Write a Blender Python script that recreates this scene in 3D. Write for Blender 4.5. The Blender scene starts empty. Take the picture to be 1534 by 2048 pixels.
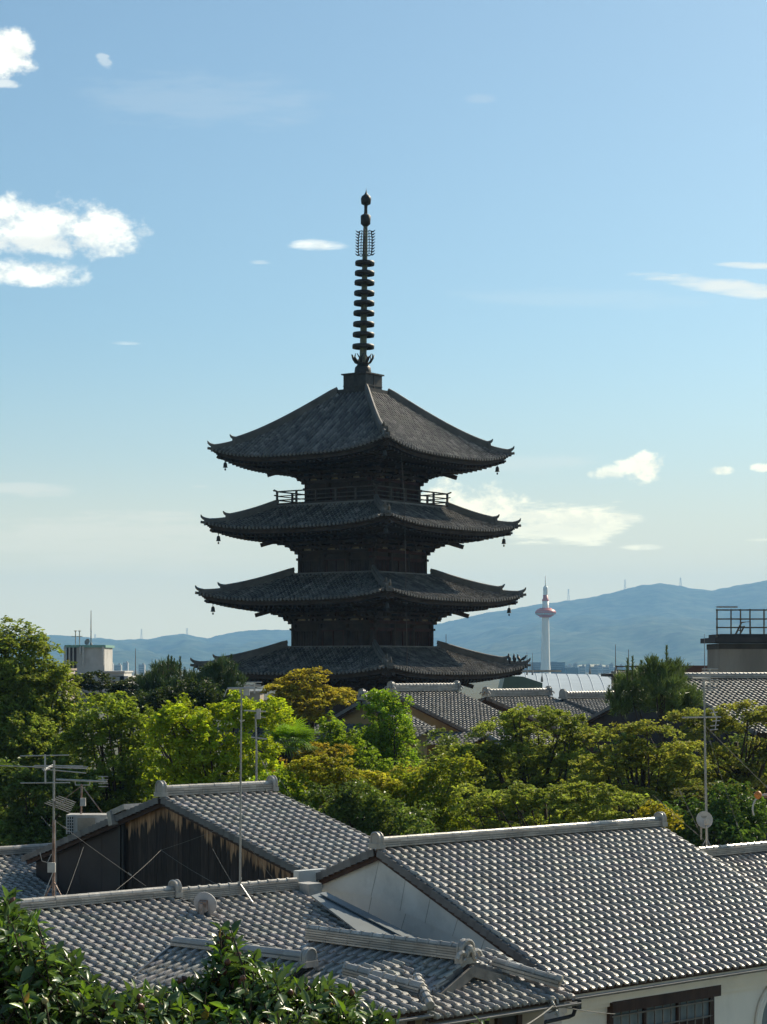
import bpy, math, random
import numpy as np
from mathutils import Vector, Matrix, noise as mnoise

random.seed(7)
rng = np.random.default_rng(7)
C = bpy.context.scene.collection
SC = bpy.context.scene
F, HZ, ZC = 4100.0, 1330.0, 13.0      # focal length in photo pixels, horizon row, eye height

# ------------------------------------------------------------------ camera
cam_d = bpy.data.cameras.new("camera")
cam_d.sensor_fit = 'VERTICAL'
cam_d.sensor_height = 36.0
cam_d.lens = 36.0 * F / 2048.0
cam_d.shift_y = (HZ - 1024.0) / 2048.0
cam_d.clip_start = 0.5
cam_d.clip_end = 60000
cam = bpy.data.objects.new("camera", cam_d)
cam.location = (0, 0, ZC)
cam.rotation_euler = (math.radians(90), 0, 0)
C.objects.link(cam)
SC.camera = cam

# ------------------------------------------------------------------ render / colour
SC.render.engine = 'CYCLES'
SC.cycles.use_denoising = True
SC.cycles.max_bounces = 7
SC.cycles.diffuse_bounces = 3
SC.cycles.glossy_bounces = 3
SC.cycles.transmission_bounces = 4
SC.cycles.volume_bounces = 1
SC.cycles.transparent_max_bounces = 6
SC.cycles.sample_clamp_indirect = 6
SC.view_settings.view_transform = 'Standard'
SC.view_settings.look = 'None'
SC.view_settings.exposure = 0.65
SC.view_settings.gamma = 1.0
SC.view_settings.use_curve_mapping = False

# ------------------------------------------------------------------ sun + sky
SUN_AZ, SUN_EL = 43.0, 36.5            # degrees to the right of the view, above the horizon
sl = bpy.data.lights.new("sun", 'SUN')
sl.energy = 5.0
sl.angle = math.radians(0.5)
sl.color = (1.0, 0.885, 0.69)
so = bpy.data.objects.new("sun", sl)
sd = Vector((math.sin(math.radians(SUN_AZ)) * math.cos(math.radians(SUN_EL)),
             math.cos(math.radians(SUN_AZ)) * math.cos(math.radians(SUN_EL)), math.sin(math.radians(SUN_EL))))
so.rotation_euler = sd.to_track_quat('Z', 'Y').to_euler()
so.location = (60, 40, 120)
C.objects.link(so)

world = bpy.data.worlds.new("World")
SC.world = world
world.use_nodes = True
WN, WL = world.node_tree.nodes, world.node_tree.links
WN.clear()
SKY_STR = 0.076

def wnode(t, **kw):
    n = WN.new(t)
    for k, v in kw.items():
        setattr(n, k, v)
    return n

def wmath(op, a, b=None, c=None, clamp=False):
    n = wnode('ShaderNodeMath', operation=op, use_clamp=clamp)
    for i, s in enumerate((a, b, c)):
        if s is None:
            continue
        if isinstance(s, (int, float)):
            n.inputs[i].default_value = s
        else:
            WL.new(s, n.inputs[i])
    return n.outputs[0]

def build_sky():
    out = wnode('ShaderNodeOutputWorld')
    sky = wnode('ShaderNodeTexSky', sky_type='NISHITA', sun_disc=False)
    sky.sun_elevation = math.radians(SUN_EL)
    sky.sun_rotation = math.radians(SUN_AZ)
    sky.air_density = 1.0
    sky.dust_density = 1.0
    sky.ozone_density = 2.2
    bg = wnode('ShaderNodeBackground')
    tn = wnode('ShaderNodeMix', data_type='RGBA', blend_type='MULTIPLY')
    tn.inputs[0].default_value = 1.0
    tn.inputs[7].default_value = (0.87, 1.0, 0.95, 1)
    WL.new(sky.outputs[0], tn.inputs[6])
    WL.new(tn.outputs[2], bg.inputs[0])
    bg.inputs[1].default_value = SKY_STR
    tc = wnode('ShaderNodeTexCoord')
    # two fractal fields over the sky dome
    def fbm(scale, detail, rough, squash=2.0):
        mp = wnode('ShaderNodeMapping')
        mp.inputs['Scale'].default_value = (1, 1, squash)
        WL.new(tc.outputs['Generated'], mp.inputs['Vector'])
        n = wnode('ShaderNodeTexNoise', noise_dimensions='3D')
        n.inputs['Scale'].default_value = scale
        n.inputs['Detail'].default_value = detail
        n.inputs['Roughness'].default_value = rough
        WL.new(mp.outputs[0], n.inputs['Vector'])
        return n.outputs['Fac']
    puff = fbm(62, 9, 0.62, 1.5)
    big = fbm(26, 6, 0.55, 1.8)
    wisp = fbm(34, 8, 0.62, 7.0)
    sep = wnode('ShaderNodeSeparateXYZ')
    WL.new(tc.outputs['Generated'], sep.inputs[0])
    az = wmath('ARCTAN2', sep.outputs[0], sep.outputs[1])
    el = wmath('ARCSINE', sep.outputs[2])
    def cloud(px, py, rx, ru, rd, kind, gain=1.0, tilt=0.0, amp=1.0, bias=0.0):
        a0 = math.atan((px - 767) / F)
        e0 = math.atan((HZ - py) / F * math.cos(a0))
        du = wmath('SUBTRACT', az, a0)
        dv = wmath('SUBTRACT', el, e0)
        if tilt:
            dv = wmath('MULTIPLY_ADD', du, tilt, dv)
        x2 = wmath('POWER', wmath('ABSOLUTE', wmath('DIVIDE', du, rx / F)), 2.0)
        up = wmath('DIVIDE', wmath('MAXIMUM', dv, 0.0), ru / F)
        dn = wmath('DIVIDE', wmath('MINIMUM', dv, 0.0), rd / F)
        v2 = wmath('ADD', wmath('MULTIPLY', up, up), wmath('MULTIPLY', dn, dn))
        base = wmath('SUBTRACT', 1.0 + bias, wmath('ADD', x2, v2))
        n = {'puff': puff, 'big': big, 'wisp': wisp}[kind]
        nn = wmath('MULTIPLY', wmath('SUBTRACT', n, 0.5), 3.2 * amp)
        n2 = wmath('MULTIPLY', wmath('SUBTRACT', big, 0.5), 1.6 * amp)
        dens = wmath('ADD', wmath('ADD', base, nn), n2)
        # keeps the fractal part inside reach of the ellipse
        dens = wmath('MINIMUM', dens, wmath('MULTIPLY_ADD', base, 1.2, 1.1))
        return dens, dv
    def cover(dens, lo, hi, gain):
        m = wnode('ShaderNodeMapRange', interpolation_type='SMOOTHSTEP')
        m.inputs['From Min'].default_value = lo
        m.inputs['From Max'].default_value = hi
        m.inputs['To Max'].default_value = gain
        WL.new(dens, m.inputs['Value'])
        return m.outputs[0]
    cumuli = [(15, 118, 66, 58, 42, 'puff', 1.0, 0, 1.05), (8, 168, 44, 12, 9, 'puff', .55, 0, .8),
              (60, 470, 175, 84, 44, 'puff', 1.0, 0, 1.0), (195, 478, 105, 66, 38, 'puff', 1.0, 0, 1.05), (285, 465, 34, 14, 12, 'puff', .4, 0, 1.2),
              (45, 552, 122, 40, 24, 'puff', 1.0, 0, .9),
              (640, 492, 66, 15, 11, 'wisp', .85, 0, .7), (518, 525, 26, 7, 5, 'wisp', .4, 0, .9),
              (1282, 938, 50, 34, 26, 'puff', 1.0, 0, 1.6, .15), (1222, 946, 46, 17, 14, 'puff', .8, 0, 1.5, .1),
              (950, 1034, 105, 62, 48, 'puff', 1.0, 0, 1.35, .35), (1110, 1046, 135, 40, 44, 'wisp', .95, 0, 1.5, .3), (1180, 1050, 90, 16, 26, 'wisp', .8, 0, 1.6, .2),
              (1437, 942, 30, 11, 9, 'puff', .85, 0, 1.5, .2), (1528, 935, 26, 11, 9, 'puff', .85, 0, 1.5, .2),
              (1285, 1095, 46, 7, 6, 'wisp', .9, 0, .6, .3), (250, 686, 38, 6, 5, 'wisp', .4, 0, .8),
              (210, 122, 16, 15, 14, 'wisp', .3, .5, 1.3), (1520, 1080, 40, 5, 4, 'wisp', .5, 0, .6)]
    alpha = None
    for c in cumuli:
        d, dv = cloud(*c)
        a = cover(d, 0.02, 1.0 if c[5] == 'puff' else 1.2, c[6])
        alpha = a if alpha is None else wmath('MAXIMUM', alpha, a)
    # grey undersides of the thick left-hand cumulus
    ug = None
    for c in ((90, 488, 190, 22, 30, 'big', 1, 0, .5), (1100, 1062, 110, 20, 16, 'big', 1, 0, .5)):
        d, dv = cloud(*c)
        a = cover(d, 0.0, 1.0, 0.75 if c[0] == 90 else .4)
        ug = a if ug is None else wmath('MAXIMUM', ug, a)
    vary = wnode('ShaderNodeMapRange')
    vary.inputs['From Min'].default_value = .35
    vary.inputs['From Max'].default_value = .6
    vary.inputs['To Max'].default_value = .3
    WL.new(puff, vary.inputs['Value'])
    # billows: the field compared with itself a little higher up gives sunlit tops and grey hollows
    mp2 = wnode('ShaderNodeMapping'); mp2.inputs['Scale'].default_value = (1, 1, 1.5); mp2.inputs['Location'].default_value = (.0035, 0, .0085)
    WL.new(tc.outputs['Generated'], mp2.inputs['Vector'])
    pn = wnode('ShaderNodeTexNoise', noise_dimensions='3D'); pn.inputs['Scale'].default_value = 62; pn.inputs['Detail'].default_value = 9; pn.inputs['Roughness'].default_value = .62
    WL.new(mp2.outputs[0], pn.inputs['Vector'])
    vary.inputs['From Min'].default_value = -.03; vary.inputs['From Max'].default_value = .14; vary.inputs['To Max'].default_value = .5
    WL.new(wmath('SUBTRACT', pn.outputs['Fac'], puff), vary.inputs['Value'])
    ug = wmath('MAXIMUM', ug, vary.outputs[0])
    thin = None
    for c in ((1450, 572, 200, 17, 20, 'wisp', .85, 0.16, .8), (1510, 532, 90, 9, 8, 'wisp', .8, 0.08, .7),
              (1180, 600, 330, 26, 20, 'wisp', .10, .05, .6), (230, 1085, 340, 64, 74, 'wisp', .75, 0, 1.1), (40, 980, 130, 16, 14, 'wisp', .6, 0, .8),
              (1010, 925, 230, 26, 30, 'wisp', .30, 0, .7), (420, 200, 300, 60, 60, 'wisp', .10, 0, .7), (0, 1075, 160, 22, 18, 'wisp', .5, 0, .7),
              (1300, 1130, 330, 50, 50, 'wisp', .2, 0, .7), (400, 973, 26, 4, 4, 'wisp', .3, 0, .5), (960, 198, 40, 12, 10, 'wisp', .14, 0, .7)):
        d, dv = cloud(*c)
        a = cover(d, 0.05, 1.1, c[6])
        thin = a if thin is None else wmath('MAXIMUM', thin, a)
    mixc = wnode('ShaderNodeMix', data_type='RGBA')
    mixc.inputs[6].default_value = (0.98, 0.965, 0.84, 1)
    mixc.inputs[7].default_value = (0.66, 0.68, 0.64, 1)
    WL.new(ug, mixc.inputs[0])
    lowc = wnode('ShaderNodeMapRange', interpolation_type='SMOOTHSTEP')
    lowc.inputs['From Min'].default_value = math.radians(2); lowc.inputs['From Max'].default_value = math.radians(9)
    lowc.inputs['To Min'].default_value = 1.0; lowc.inputs['To Max'].default_value = 0.0
    WL.new(el, lowc.inputs['Value'])
    warm = wnode('ShaderNodeMix', data_type='RGBA', blend_type='MULTIPLY')
    WL.new(lowc.outputs[0], warm.inputs[0]); WL.new(mixc.outputs[2], warm.inputs[6]); warm.inputs[7].default_value = (1.34, 1.20, .84, 1)
    cb = wnode('ShaderNodeBackground')
    WL.new(warm.outputs[2], cb.inputs[0])
    cb.inputs[1].default_value = 0.88
    tb = wnode('ShaderNodeBackground')
    tb.inputs[0].default_value = (0.92, 0.92, 0.82, 1)
    tb.inputs[1].default_value = 0.74
    m1 = wnode('ShaderNodeMixShader')
    WL.new(thin, m1.inputs[0]); WL.new(bg.outputs[0], m1.inputs[1]); WL.new(tb.outputs[0], m1.inputs[2])
    # pale warm veil of thin cloud low over the horizon
    vb = wnode('ShaderNodeBackground')
    vb.inputs[0].default_value = (0.635, 0.60, 0.425, 1)
    vb.inputs[1].default_value = 1.0
    vm = wnode('ShaderNodeMapRange', interpolation_type='SMOOTHERSTEP')
    vm.inputs['From Min'].default_value = math.radians(-1.5); vm.inputs['From Max'].default_value = math.radians(10.5)
    vm.inputs['To Min'].default_value = .92; vm.inputs['To Max'].default_value = 0.0
    WL.new(el, vm.inputs['Value'])
    m0 = wnode('ShaderNodeMixShader')
    WL.new(vm.outputs[0], m0.inputs[0]); WL.new(m1.outputs[0], m0.inputs[1]); WL.new(vb.outputs[0], m0.inputs[2])
    # the last few degrees above the skyline are warmer still
    vb2 = wnode('ShaderNodeBackground'); vb2.inputs[0].default_value = (0.90, 0.755, 0.40, 1)
    vm2 = wnode('ShaderNodeMapRange', interpolation_type='SMOOTHERSTEP')
    vm2.inputs['From Min'].default_value = math.radians(0.0); vm2.inputs['From Max'].default_value = math.radians(6.5)
    vm2.inputs['To Min'].default_value = .95; vm2.inputs['To Max'].default_value = 0.0
    WL.new(el, vm2.inputs['Value'])
    m00 = wnode('ShaderNodeMixShader')
    WL.new(vm2.outputs[0], m00.inputs[0]); WL.new(m0.outputs[0], m00.inputs[1]); WL.new(vb2.outputs[0], m00.inputs[2])
    m1 = m00
    m2 = wnode('ShaderNodeMixShader')
    WL.new(alpha, m2.inputs[0]); WL.new(m1.outputs[0], m2.inputs[1]); WL.new(cb.outputs[0], m2.inputs[2])
    WL.new(m2.outputs[0], out.inputs[0])
build_sky()

# ------------------------------------------------------------------ geometry helpers
def P(px, py, d):
    """world point seen at photo pixel (px, py), d metres ahead of the camera"""
    return np.array([(px - 767) / F * d, d, ZC + (HZ - py) / F * d])

def hit(px, py, p0, n):
    """point of the plane (p0, n) seen at that pixel"""
    o = np.array([0, 0, ZC]); r = np.array([(px - 767) / F, 1.0, (HZ - py) / F])
    n = np.asarray(n, float)
    return o + r * (np.dot(np.asarray(p0) - o, n) / np.dot(r, n))

def V(*a):
    return np.array(a, float)

def nrm(v):
    v = np.asarray(v, float)
    return v / (np.linalg.norm(v) + 1e-12)

class MB:
    def __init__(self):
        self.v, self.q, self.t, self.ng, self.n = [], [], [], [], 0
        self.qc, self.tc, self.uv = [], [], None
    def verts(self, a):
        a = np.asarray(a, float).reshape(-1, 3)
        self.v.append(a); b = self.n; self.n += len(a)
        return b
    def quads(self, idx, col=None):
        idx = np.asarray(idx, int).reshape(-1, 4)
        self.q.append(idx)
        self.qc.append(np.ones((len(idx), 3)) if col is None else np.broadcast_to(np.asarray(col, float), (len(idx), 3)))
    def tris(self, idx, col=None):
        idx = np.asarray(idx, int).reshape(-1, 3)
        self.t.append(idx)
        self.tc.append(np.ones((len(idx), 3)) if col is None else np.broadcast_to(np.asarray(col, float), (len(idx), 3)))
    def box(self, c, ax, ay, az, sx, sy, sz, col=None):
        c = np.asarray(c, float); ax, ay, az = np.asarray(ax, float), np.asarray(ay, float), np.asarray(az, float)
        vs = [c + ax * sx * i / 2 + ay * sy * j / 2 + az * sz * k / 2 for k in (-1, 1) for j in (-1, 1) for i in (-1, 1)]
        b = self.verts(vs)
        self.quads(np.array([[0, 2, 3, 1], [4, 5, 7, 6], [0, 1, 5, 4], [2, 6, 7, 3], [0, 4, 6, 2], [1, 3, 7, 5]]) + b, col)
    def abox(self, c, s, col=None):
        self.box(c, (1, 0, 0), (0, 1, 0), (0, 0, 1), *s, col=col)
    def bar(self, p0, p1, w, h, up=(0, 0, 1), col=None):
        p0, p1 = np.asarray(p0, float), np.asarray(p1, float)
        d = p1 - p0; L = np.linalg.norm(d); d = d / L
        s = nrm(np.cross(d, up)); u = np.cross(s, d)
        self.box((p0 + p1) / 2, d, s, u, L, w, h, col)
    def tube(self, pts, r, n=8, cap=True, col=None):
        pts = np.asarray(pts, float); m = len(pts)
        r = np.broadcast_to(np.asarray(r, float), (m,))
        tang = np.gradient(pts, axis=0)
        ref = V(0, 0, 1)
        if abs(nrm(tang[0])[2]) > .9:
            ref = V(1, 0, 0)
        rings = []
        for i in range(m):
            t = nrm(tang[i]); s = nrm(np.cross(t, ref)); u = np.cross(s, t)
            an = np.arange(n) * 2 * math.pi / n
            rings.append(pts[i] + r[i] * (np.cos(an)[:, None] * s + np.sin(an)[:, None] * u))
            ref = u
        b = self.verts(np.concatenate(rings))
        i = np.arange(m - 1)[:, None] * n; j = np.arange(n)[None, :]; j2 = (j + 1) % n
        self.quads(np.stack([i + j, i + j2, i + n + j2, i + n + j], -1).reshape(-1, 4) + b, col)
        if cap:
            self.ng.append([b + k for k in range(n)][::-1]); self.ng.append([b + (m - 1) * n + k for k in range(n)])
    def lathe(self, prof, n=16, o=(0, 0, 0), axis=(0, 0, 1), col=None):
        """prof: list of (radius, height)"""
        ax = nrm(axis); s = nrm(np.cross(ax, (0, 1, 0.01))); t = np.cross(ax, s)
        an = np.arange(n) * 2 * math.pi / n
        ring = np.cos(an)[:, None] * s + np.sin(an)[:, None] * t
        pts = np.concatenate([np.asarray(o, float) + r * ring + h * ax for r, h in prof])
        b = self.verts(pts); m = len(prof)
        i = np.arange(m - 1)[:, None] * n; j = np.arange(n)[None, :]; j2 = (j + 1) % n
        self.quads(np.stack([i + j, i + j2, i + n + j2, i + n + j], -1).reshape(-1, 4) + b, col)
    def prism(self, poly, off, col=None):
        """poly: 3-D outline, extruded by the vector off"""
        poly = np.asarray(poly, float); n = len(poly)
        b = self.verts(np.concatenate([poly, poly + np.asarray(off, float)]))
        self.ng.append([b + k for k in range(n)][::-1]); self.ng.append([b + n + k for k in range(n)])
        k = np.arange(n); k2 = (k + 1) % n
        self.quads(np.stack([k, k2, k2 + n, k + n], -1) + b, col)
    def build(self, name, mat, parent=None, smooth=False, loc=None):
        me = bpy.data.meshes.new(name)
        v = np.concatenate(self.v) if self.v else np.zeros((0, 3))
        if loc is not None:
            v = v - np.asarray(loc, float)
        loops, tot, cols = [], [], []
        if self.q:
            q = np.concatenate(self.q); loops.append(q.ravel()); tot.append(np.full(len(q), 4)); cols.append(np.concatenate(self.qc))
        if self.t:
            t = np.concatenate(self.t); loops.append(t.ravel()); tot.append(np.full(len(t), 3)); cols.append(np.concatenate(self.tc))
        for g in self.ng:
            loops.append(np.array(g)); tot.append(np.array([len(g)])); cols.append(np.ones((1, 3)))
        loops = np.concatenate(loops).astype(np.int32); tot = np.concatenate(tot).astype(np.int32); cols = np.concatenate(cols)
        me.vertices.add(len(v)); me.vertices.foreach_set("co", v.astype(np.float32).ravel())
        me.loops.add(len(loops)); me.loops.foreach_set("vertex_index", loops)
        me.polygons.add(len(tot))
        st = np.concatenate([[0], np.cumsum(tot)[:-1]]).astype(np.int32)
        me.polygons.foreach_set("loop_start", st)
        me.polygons.foreach_set("loop_total", tot)
        at = me.attributes.new("tint", 'FLOAT_COLOR', 'FACE')
        at.data.foreach_set("color", np.concatenate([cols, np.ones((len(cols), 1))], 1).astype(np.float32).ravel())
        if self.uv is not None:
            uvl = me.uv_layers.new(name="wear")
            uvl.data.foreach_set("uv", np.asarray(self.uv, np.float32)[loops].ravel())
        me.polygons.foreach_set("use_smooth", np.full(len(tot), bool(smooth)))
        me.update(calc_edges=True)
        me.validate()
        if mat is not None:
            me.materials.append(mat)
        o = bpy.data.objects.new(name, me)
        C.objects.link(o)
        if loc is not None:
            o.location = loc
        if parent is not None:
            o.parent = parent
            # children are built in world space, or in the thing's own space when the thing says so
            base, off, local = parent, Vector((0, 0, 0)), False
            while base is not None:
                off += base.location
                local = local or bool(base.get('local_space'))
                base = base.parent
            if not local:
                o.location = Vector(o.location) - off
        return o

def tag(o, label, cat, group=None, kind=None):
    o['label'] = label; o['category'] = cat
    if group: o['group'] = group
    if kind: o['kind'] = kind
    return o

def thing(name, label, cat, loc, group=None, rot=0.0, local=False):
    o = bpy.data.objects.new(name, None)
    o.empty_display_size = .3
    o.location = tuple(float(a) for a in loc)
    o.rotation_euler = (0, 0, rot)
    C.objects.link(o)
    if local:
        o['local_space'] = 1
    return tag(o, label, cat, group)

# ------------------------------------------------------------------ materials
def mat_new(name):
    m = bpy.data.materials.new(name); m.use_nodes = True
    nt = m.node_tree
    return m, nt, nt.nodes, nt.links, nt.nodes['Principled BSDF']

def mat(name, col, rough=.6, metal=0.0, scale=3.0, amt=.25, bump=0.0, bscale=None, spec=.4, tint=False, stretch=(1, 1, 1), dirt=None, dirt_amt=.5, dirt_scale=.8):
    m, nt, N, L, b = mat_new(name)
    tc = N.new('ShaderNodeTexCoord'); mp = N.new('ShaderNodeMapping')
    mp.inputs['Scale'].default_value = stretch
    L.new(tc.outputs['Object'], mp.inputs[0])
    nz = N.new('ShaderNodeTexNoise'); nz.inputs['Scale'].default_value = scale; nz.inputs['Detail'].default_value = 6
    nz.inputs['Roughness'].default_value = .62
    L.new(mp.outputs[0], nz.inputs['Vector'])
    mr = N.new('ShaderNodeMapRange')
    mr.inputs['From Min'].default_value = .3; mr.inputs['From Max'].default_value = .7
    mr.inputs['To Min'].default_value = 1 - amt; mr.inputs['To Max'].default_value = 1 + amt
    L.new(nz.outputs['Fac'], mr.inputs['Value'])
    mul = N.new('ShaderNodeMix'); mul.data_type = 'RGBA'; mul.blend_type = 'MULTIPLY'; mul.inputs[0].default_value = 1
    mul.inputs[6].default_value = (*col, 1)
    L.new(mr.outputs[0], mul.inputs[7])
    cur = mul.outputs[2]
    if tint:
        at = N.new('ShaderNodeAttribute'); at.attribute_name = 'tint'
        m2 = N.new('ShaderNodeMix'); m2.data_type = 'RGBA'; m2.blend_type = 'MULTIPLY'; m2.inputs[0].default_value = 1
        L.new(cur, m2.inputs[6]); L.new(at.outputs['Color'], m2.inputs[7]); cur = m2.outputs[2]
    if dirt is not None:
        n2 = N.new('ShaderNodeTexNoise'); n2.inputs['Scale'].default_value = dirt_scale; n2.inputs['Detail'].default_value = 8; n2.inputs['Roughness'].default_value = .7
        L.new(mp.outputs[0], n2.inputs['Vector'])
        r2 = N.new('ShaderNodeMapRange'); r2.inputs['From Min'].default_value = .48; r2.inputs['From Max'].default_value = .68
        r2.inputs['To Max'].default_value = dirt_amt
        L.new(n2.outputs['Fac'], r2.inputs['Value'])
        m3 = N.new('ShaderNodeMix'); m3.data_type = 'RGBA'
        m3.inputs[7].default_value = (*dirt, 1)
        L.new(r2.outputs[0], m3.inputs[0]); L.new(cur, m3.inputs[6]); cur = m3.outputs[2]
    L.new(cur, b.inputs['Base Color'])
    b.inputs['Roughness'].default_value = rough; b.inputs['Metallic'].default_value = metal
    b.inputs['Specular IOR Level'].default_value = spec
    if bump:
        n3 = N.new('ShaderNodeTexNoise'); n3.inputs['Scale'].default_value = bscale or scale * 4; n3.inputs['Detail'].default_value = 5
        L.new(mp.outputs[0], n3.inputs['Vector'])
        bp = N.new('ShaderNodeBump'); bp.inputs['Strength'].default_value = bump; bp.inputs['Distance'].default_value = .02
        L.new(n3.outputs['Fac'], bp.inputs['Height']); L.new(bp.outputs[0], b.inputs['Normal'])
    return m

def leaf_mat(name, trans=.52, rough=.5, spec=.2, warm=(1.25, 1.15, .55), scale=.7):
    m, nt, N, L, b = mat_new(name)
    at = N.new('ShaderNodeAttribute'); at.attribute_name = 'tint'
    tc = N.new('ShaderNodeTexCoord')
    nz = N.new('ShaderNodeTexNoise'); nz.inputs['Scale'].default_value = scale; nz.inputs['Detail'].default_value = 3
    L.new(tc.outputs['Object'], nz.inputs['Vector'])
    mr = N.new('ShaderNodeMapRange'); mr.inputs['From Min'].default_value = .3; mr.inputs['From Max'].default_value = .7
    mr.inputs['To Min'].default_value = 1.0; mr.inputs['To Max'].default_value = 1.42
    L.new(nz.outputs['Fac'], mr.inputs['Value'])
    mx = N.new('ShaderNodeMix'); mx.data_type = 'RGBA'; mx.blend_type = 'MULTIPLY'; mx.inputs[0].default_value = 1
    L.new(at.outputs['Color'], mx.inputs[6]); L.new(mr.outputs[0], mx.inputs[7])
    L.new(mx.outputs[2], b.inputs['Base Color'])
    b.inputs['Roughness'].default_value = rough; b.inputs['Specular IOR Level'].default_value = spec
    tr = N.new('ShaderNodeBsdfTranslucent')
    mw = N.new('ShaderNodeMix'); mw.data_type = 'RGBA'; mw.blend_type = 'MULTIPLY'; mw.inputs[0].default_value = 1
    mw.inputs[7].default_value = (*warm, 1)
    L.new(mx.outputs[2], mw.inputs[6]); L.new(mw.outputs[2], tr.inputs['Color'])
    ms = N.new('ShaderNodeMixShader'); ms.inputs[0].default_value = trans
    out = N['Material Output']
    L.new(b.outputs[0], ms.inputs[1]); L.new(tr.outputs[0], ms.inputs[2]); L.new(ms.outputs[0], out.inputs['Surface'])
    return m

M = {}
M['tile'] = mat('silver_roof_tile', (.300, .286, .266), .38, .06, 2.2, .14, .15, 30, .5, tint=True, dirt=(.15, .135, .115), dirt_amt=.42, dirt_scale=.9)
M['tile_old'] = mat('weathered_roof_tile', (.12, .12, .115), .58, .05, 2.0, .25, .3, 24, .5, tint=True, dirt=(.07, .07, .05), dirt_amt=.5, dirt_scale=1.1)
M['ridge'] = mat('ridge_tile', (.35, .33, .30), .34, .15, 3.0, .2, .15, 20, .55, tint=True, dirt=(.15, .135, .115), dirt_amt=.4, dirt_scale=2.5)
M['ptile'] = mat('pagoda_roof_tile', (.118, .108, .096), .55, .05, .9, .35, .3, 10, .4, tint=True, dirt=(.10, .085, .05), dirt_amt=.35, dirt_scale=.6)
M['pwood'] = mat('aged_dark_timber', (.046, .031, .023), .75, 0, 1.4, .4, .3, 12, .25, tint=True)
M['pred'] = mat('faded_red_timber', (.060, .024, .017), .8, 0, 1.6, .4, .2, 12, .25)
M['plaster_old'] = mat('old_plaster', (.48, .42, .31), .9, 0, 2, .25, 0, None, .2)
M['prail'] = mat('weathered_rail', (.085, .070, .058), .8, 0, 3, .3, .2, 12, .3)
M['bronze'] = mat('weathered_bronze', (.045, .040, .035), .55, .5, 3, .4, .2, 20, .4)
M['verdigris'] = mat('green_bronze', (.12, .13, .085), .6, .3, 2.5, .4, .2, 20, .4)
M['white_wall'] = mat('white_plaster', (.86, .79, .68), .85, 0, .9, .05, .05, 60, .25, dirt=(.52, .47, .40), dirt_amt=.35, dirt_scale=.5, stretch=(1, 1, .4))
M['clad'] = mat('pale_grey_cladding', (.36, .41, .44), .5, .15, 1.0, .07, .05, 20, .45, dirt=(.24, .26, .26), dirt_amt=.3, dirt_scale=.7)
M['dark_clad'] = mat('dark_brown_cladding', (.035, .026, .024), .6, .1, 1.4, .2, .1, 20, .35)
M['wood'] = mat('dark_brown_timber', (.055, .030, .022), .7, 0, 3, .35, .3, 20, .3, stretch=(1, 1, .2))
M['post'] = mat('grey_timber', (.20, .18, .155), .8, 0, 4, .3, .3, 20, .3)
M['metal'] = mat('galvanised_metal', (.28, .28, .27), .42, .6, 8, .2, .05, 30, .5)
M['rust'] = mat('rusty_steel', (.24, .15, .11), .65, .3, 6, .6, .2, 30, .4, dirt=(.38, .36, .34), dirt_amt=.8, dirt_scale=2.5)
M['black_metal'] = mat('black_metal', (.02, .02, .022), .5, .2, 8, .2)
M['white_metal'] = mat('white_painted_metal', (.42, .41, .385), .5, .1, 5, .15, dirt=(.3, .24, .18), dirt_amt=.4, dirt_scale=2)
M['gutter'] = mat('grey_gutter', (.23, .22, .21), .5, .2, 4, .2)
M['concrete'] = mat('stained_concrete', (.34, .285, .225), .9, 0, .7, .3, .2, 12, .2, dirt=(.06, .05, .045), dirt_amt=.6, dirt_scale=.35, stretch=(1.6, 1.6, .35))
M['bark'] = mat('bark', (.055, .042, .032), .9, 0, 5, .4, .4, 18, .2)
M['glass'] = mat('window_glass', (.18, .22, .23), .12, 0, 2, .15, spec=.6)
M['verge'] = mat('dark_edge_tile', (.15, .147, .145), .5, .1, 3, .2, .1, 20, .4, tint=True)
M['wire'] = mat('wire', (.17, .165, .15), .7, 0, 5, .2)
M['leaf'] = leaf_mat('broad_leaf')
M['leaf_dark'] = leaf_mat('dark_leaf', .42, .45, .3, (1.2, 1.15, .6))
M['maple'] = leaf_mat('maple_leaf', .54, .6, .15, (1.05, 1.1, .65))
M['needle'] = leaf_mat('pine_needle', .22, .5, .35, (1.1, 1.1, .7))
M['camellia'] = leaf_mat('camellia_leaf', .26, .34, .5, (1.2, 1.25, .5), 3)

# ================================================================== ground, mountains, haze
def fb(x, y, z=0.0, o=4):
    return mnoise.fractal(Vector((x, y, z)), 1.0, 2.0, o)

def ground_z(r):
    # the hillside terrace the camera stands on, falling to the town below
    t = min(max((r - 12) / 20.0, 0), 1)
    return 9.6 * (1 - t * t * (3 - 2 * t))

def make_ground():
    g = MB(); na = 72
    rad = [0.5, 4, 8, 12, 15, 18, 21, 24, 27, 30, 33, 40, 60, 90, 130, 200, 300, 500, 900, 1800, 3500, 6000, 9000, 14000]
    pts = []
    for r in rad:
        for k in range(na):
            a = k * 2 * math.pi / na
            pts.append((r * math.sin(a), r * math.cos(a), ground_z(r)))
    b = g.verts(pts)
    i = np.arange(len(rad) - 1)[:, None] * na; j = np.arange(na)[None, :]; j2 = (j + 1) % na
    g.quads(np.stack([i + j, i + na + j, i + na + j2, i + j2], -1).reshape(-1, 4))
    g.ng.append([k for k in range(na)])
    o = g.build('ground', mat('ground_earth', (.07, .075, .05), .95, 0, .05, .4, 0, None, .2))
    o['kind'] = 'structure'
make_ground()

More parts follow.
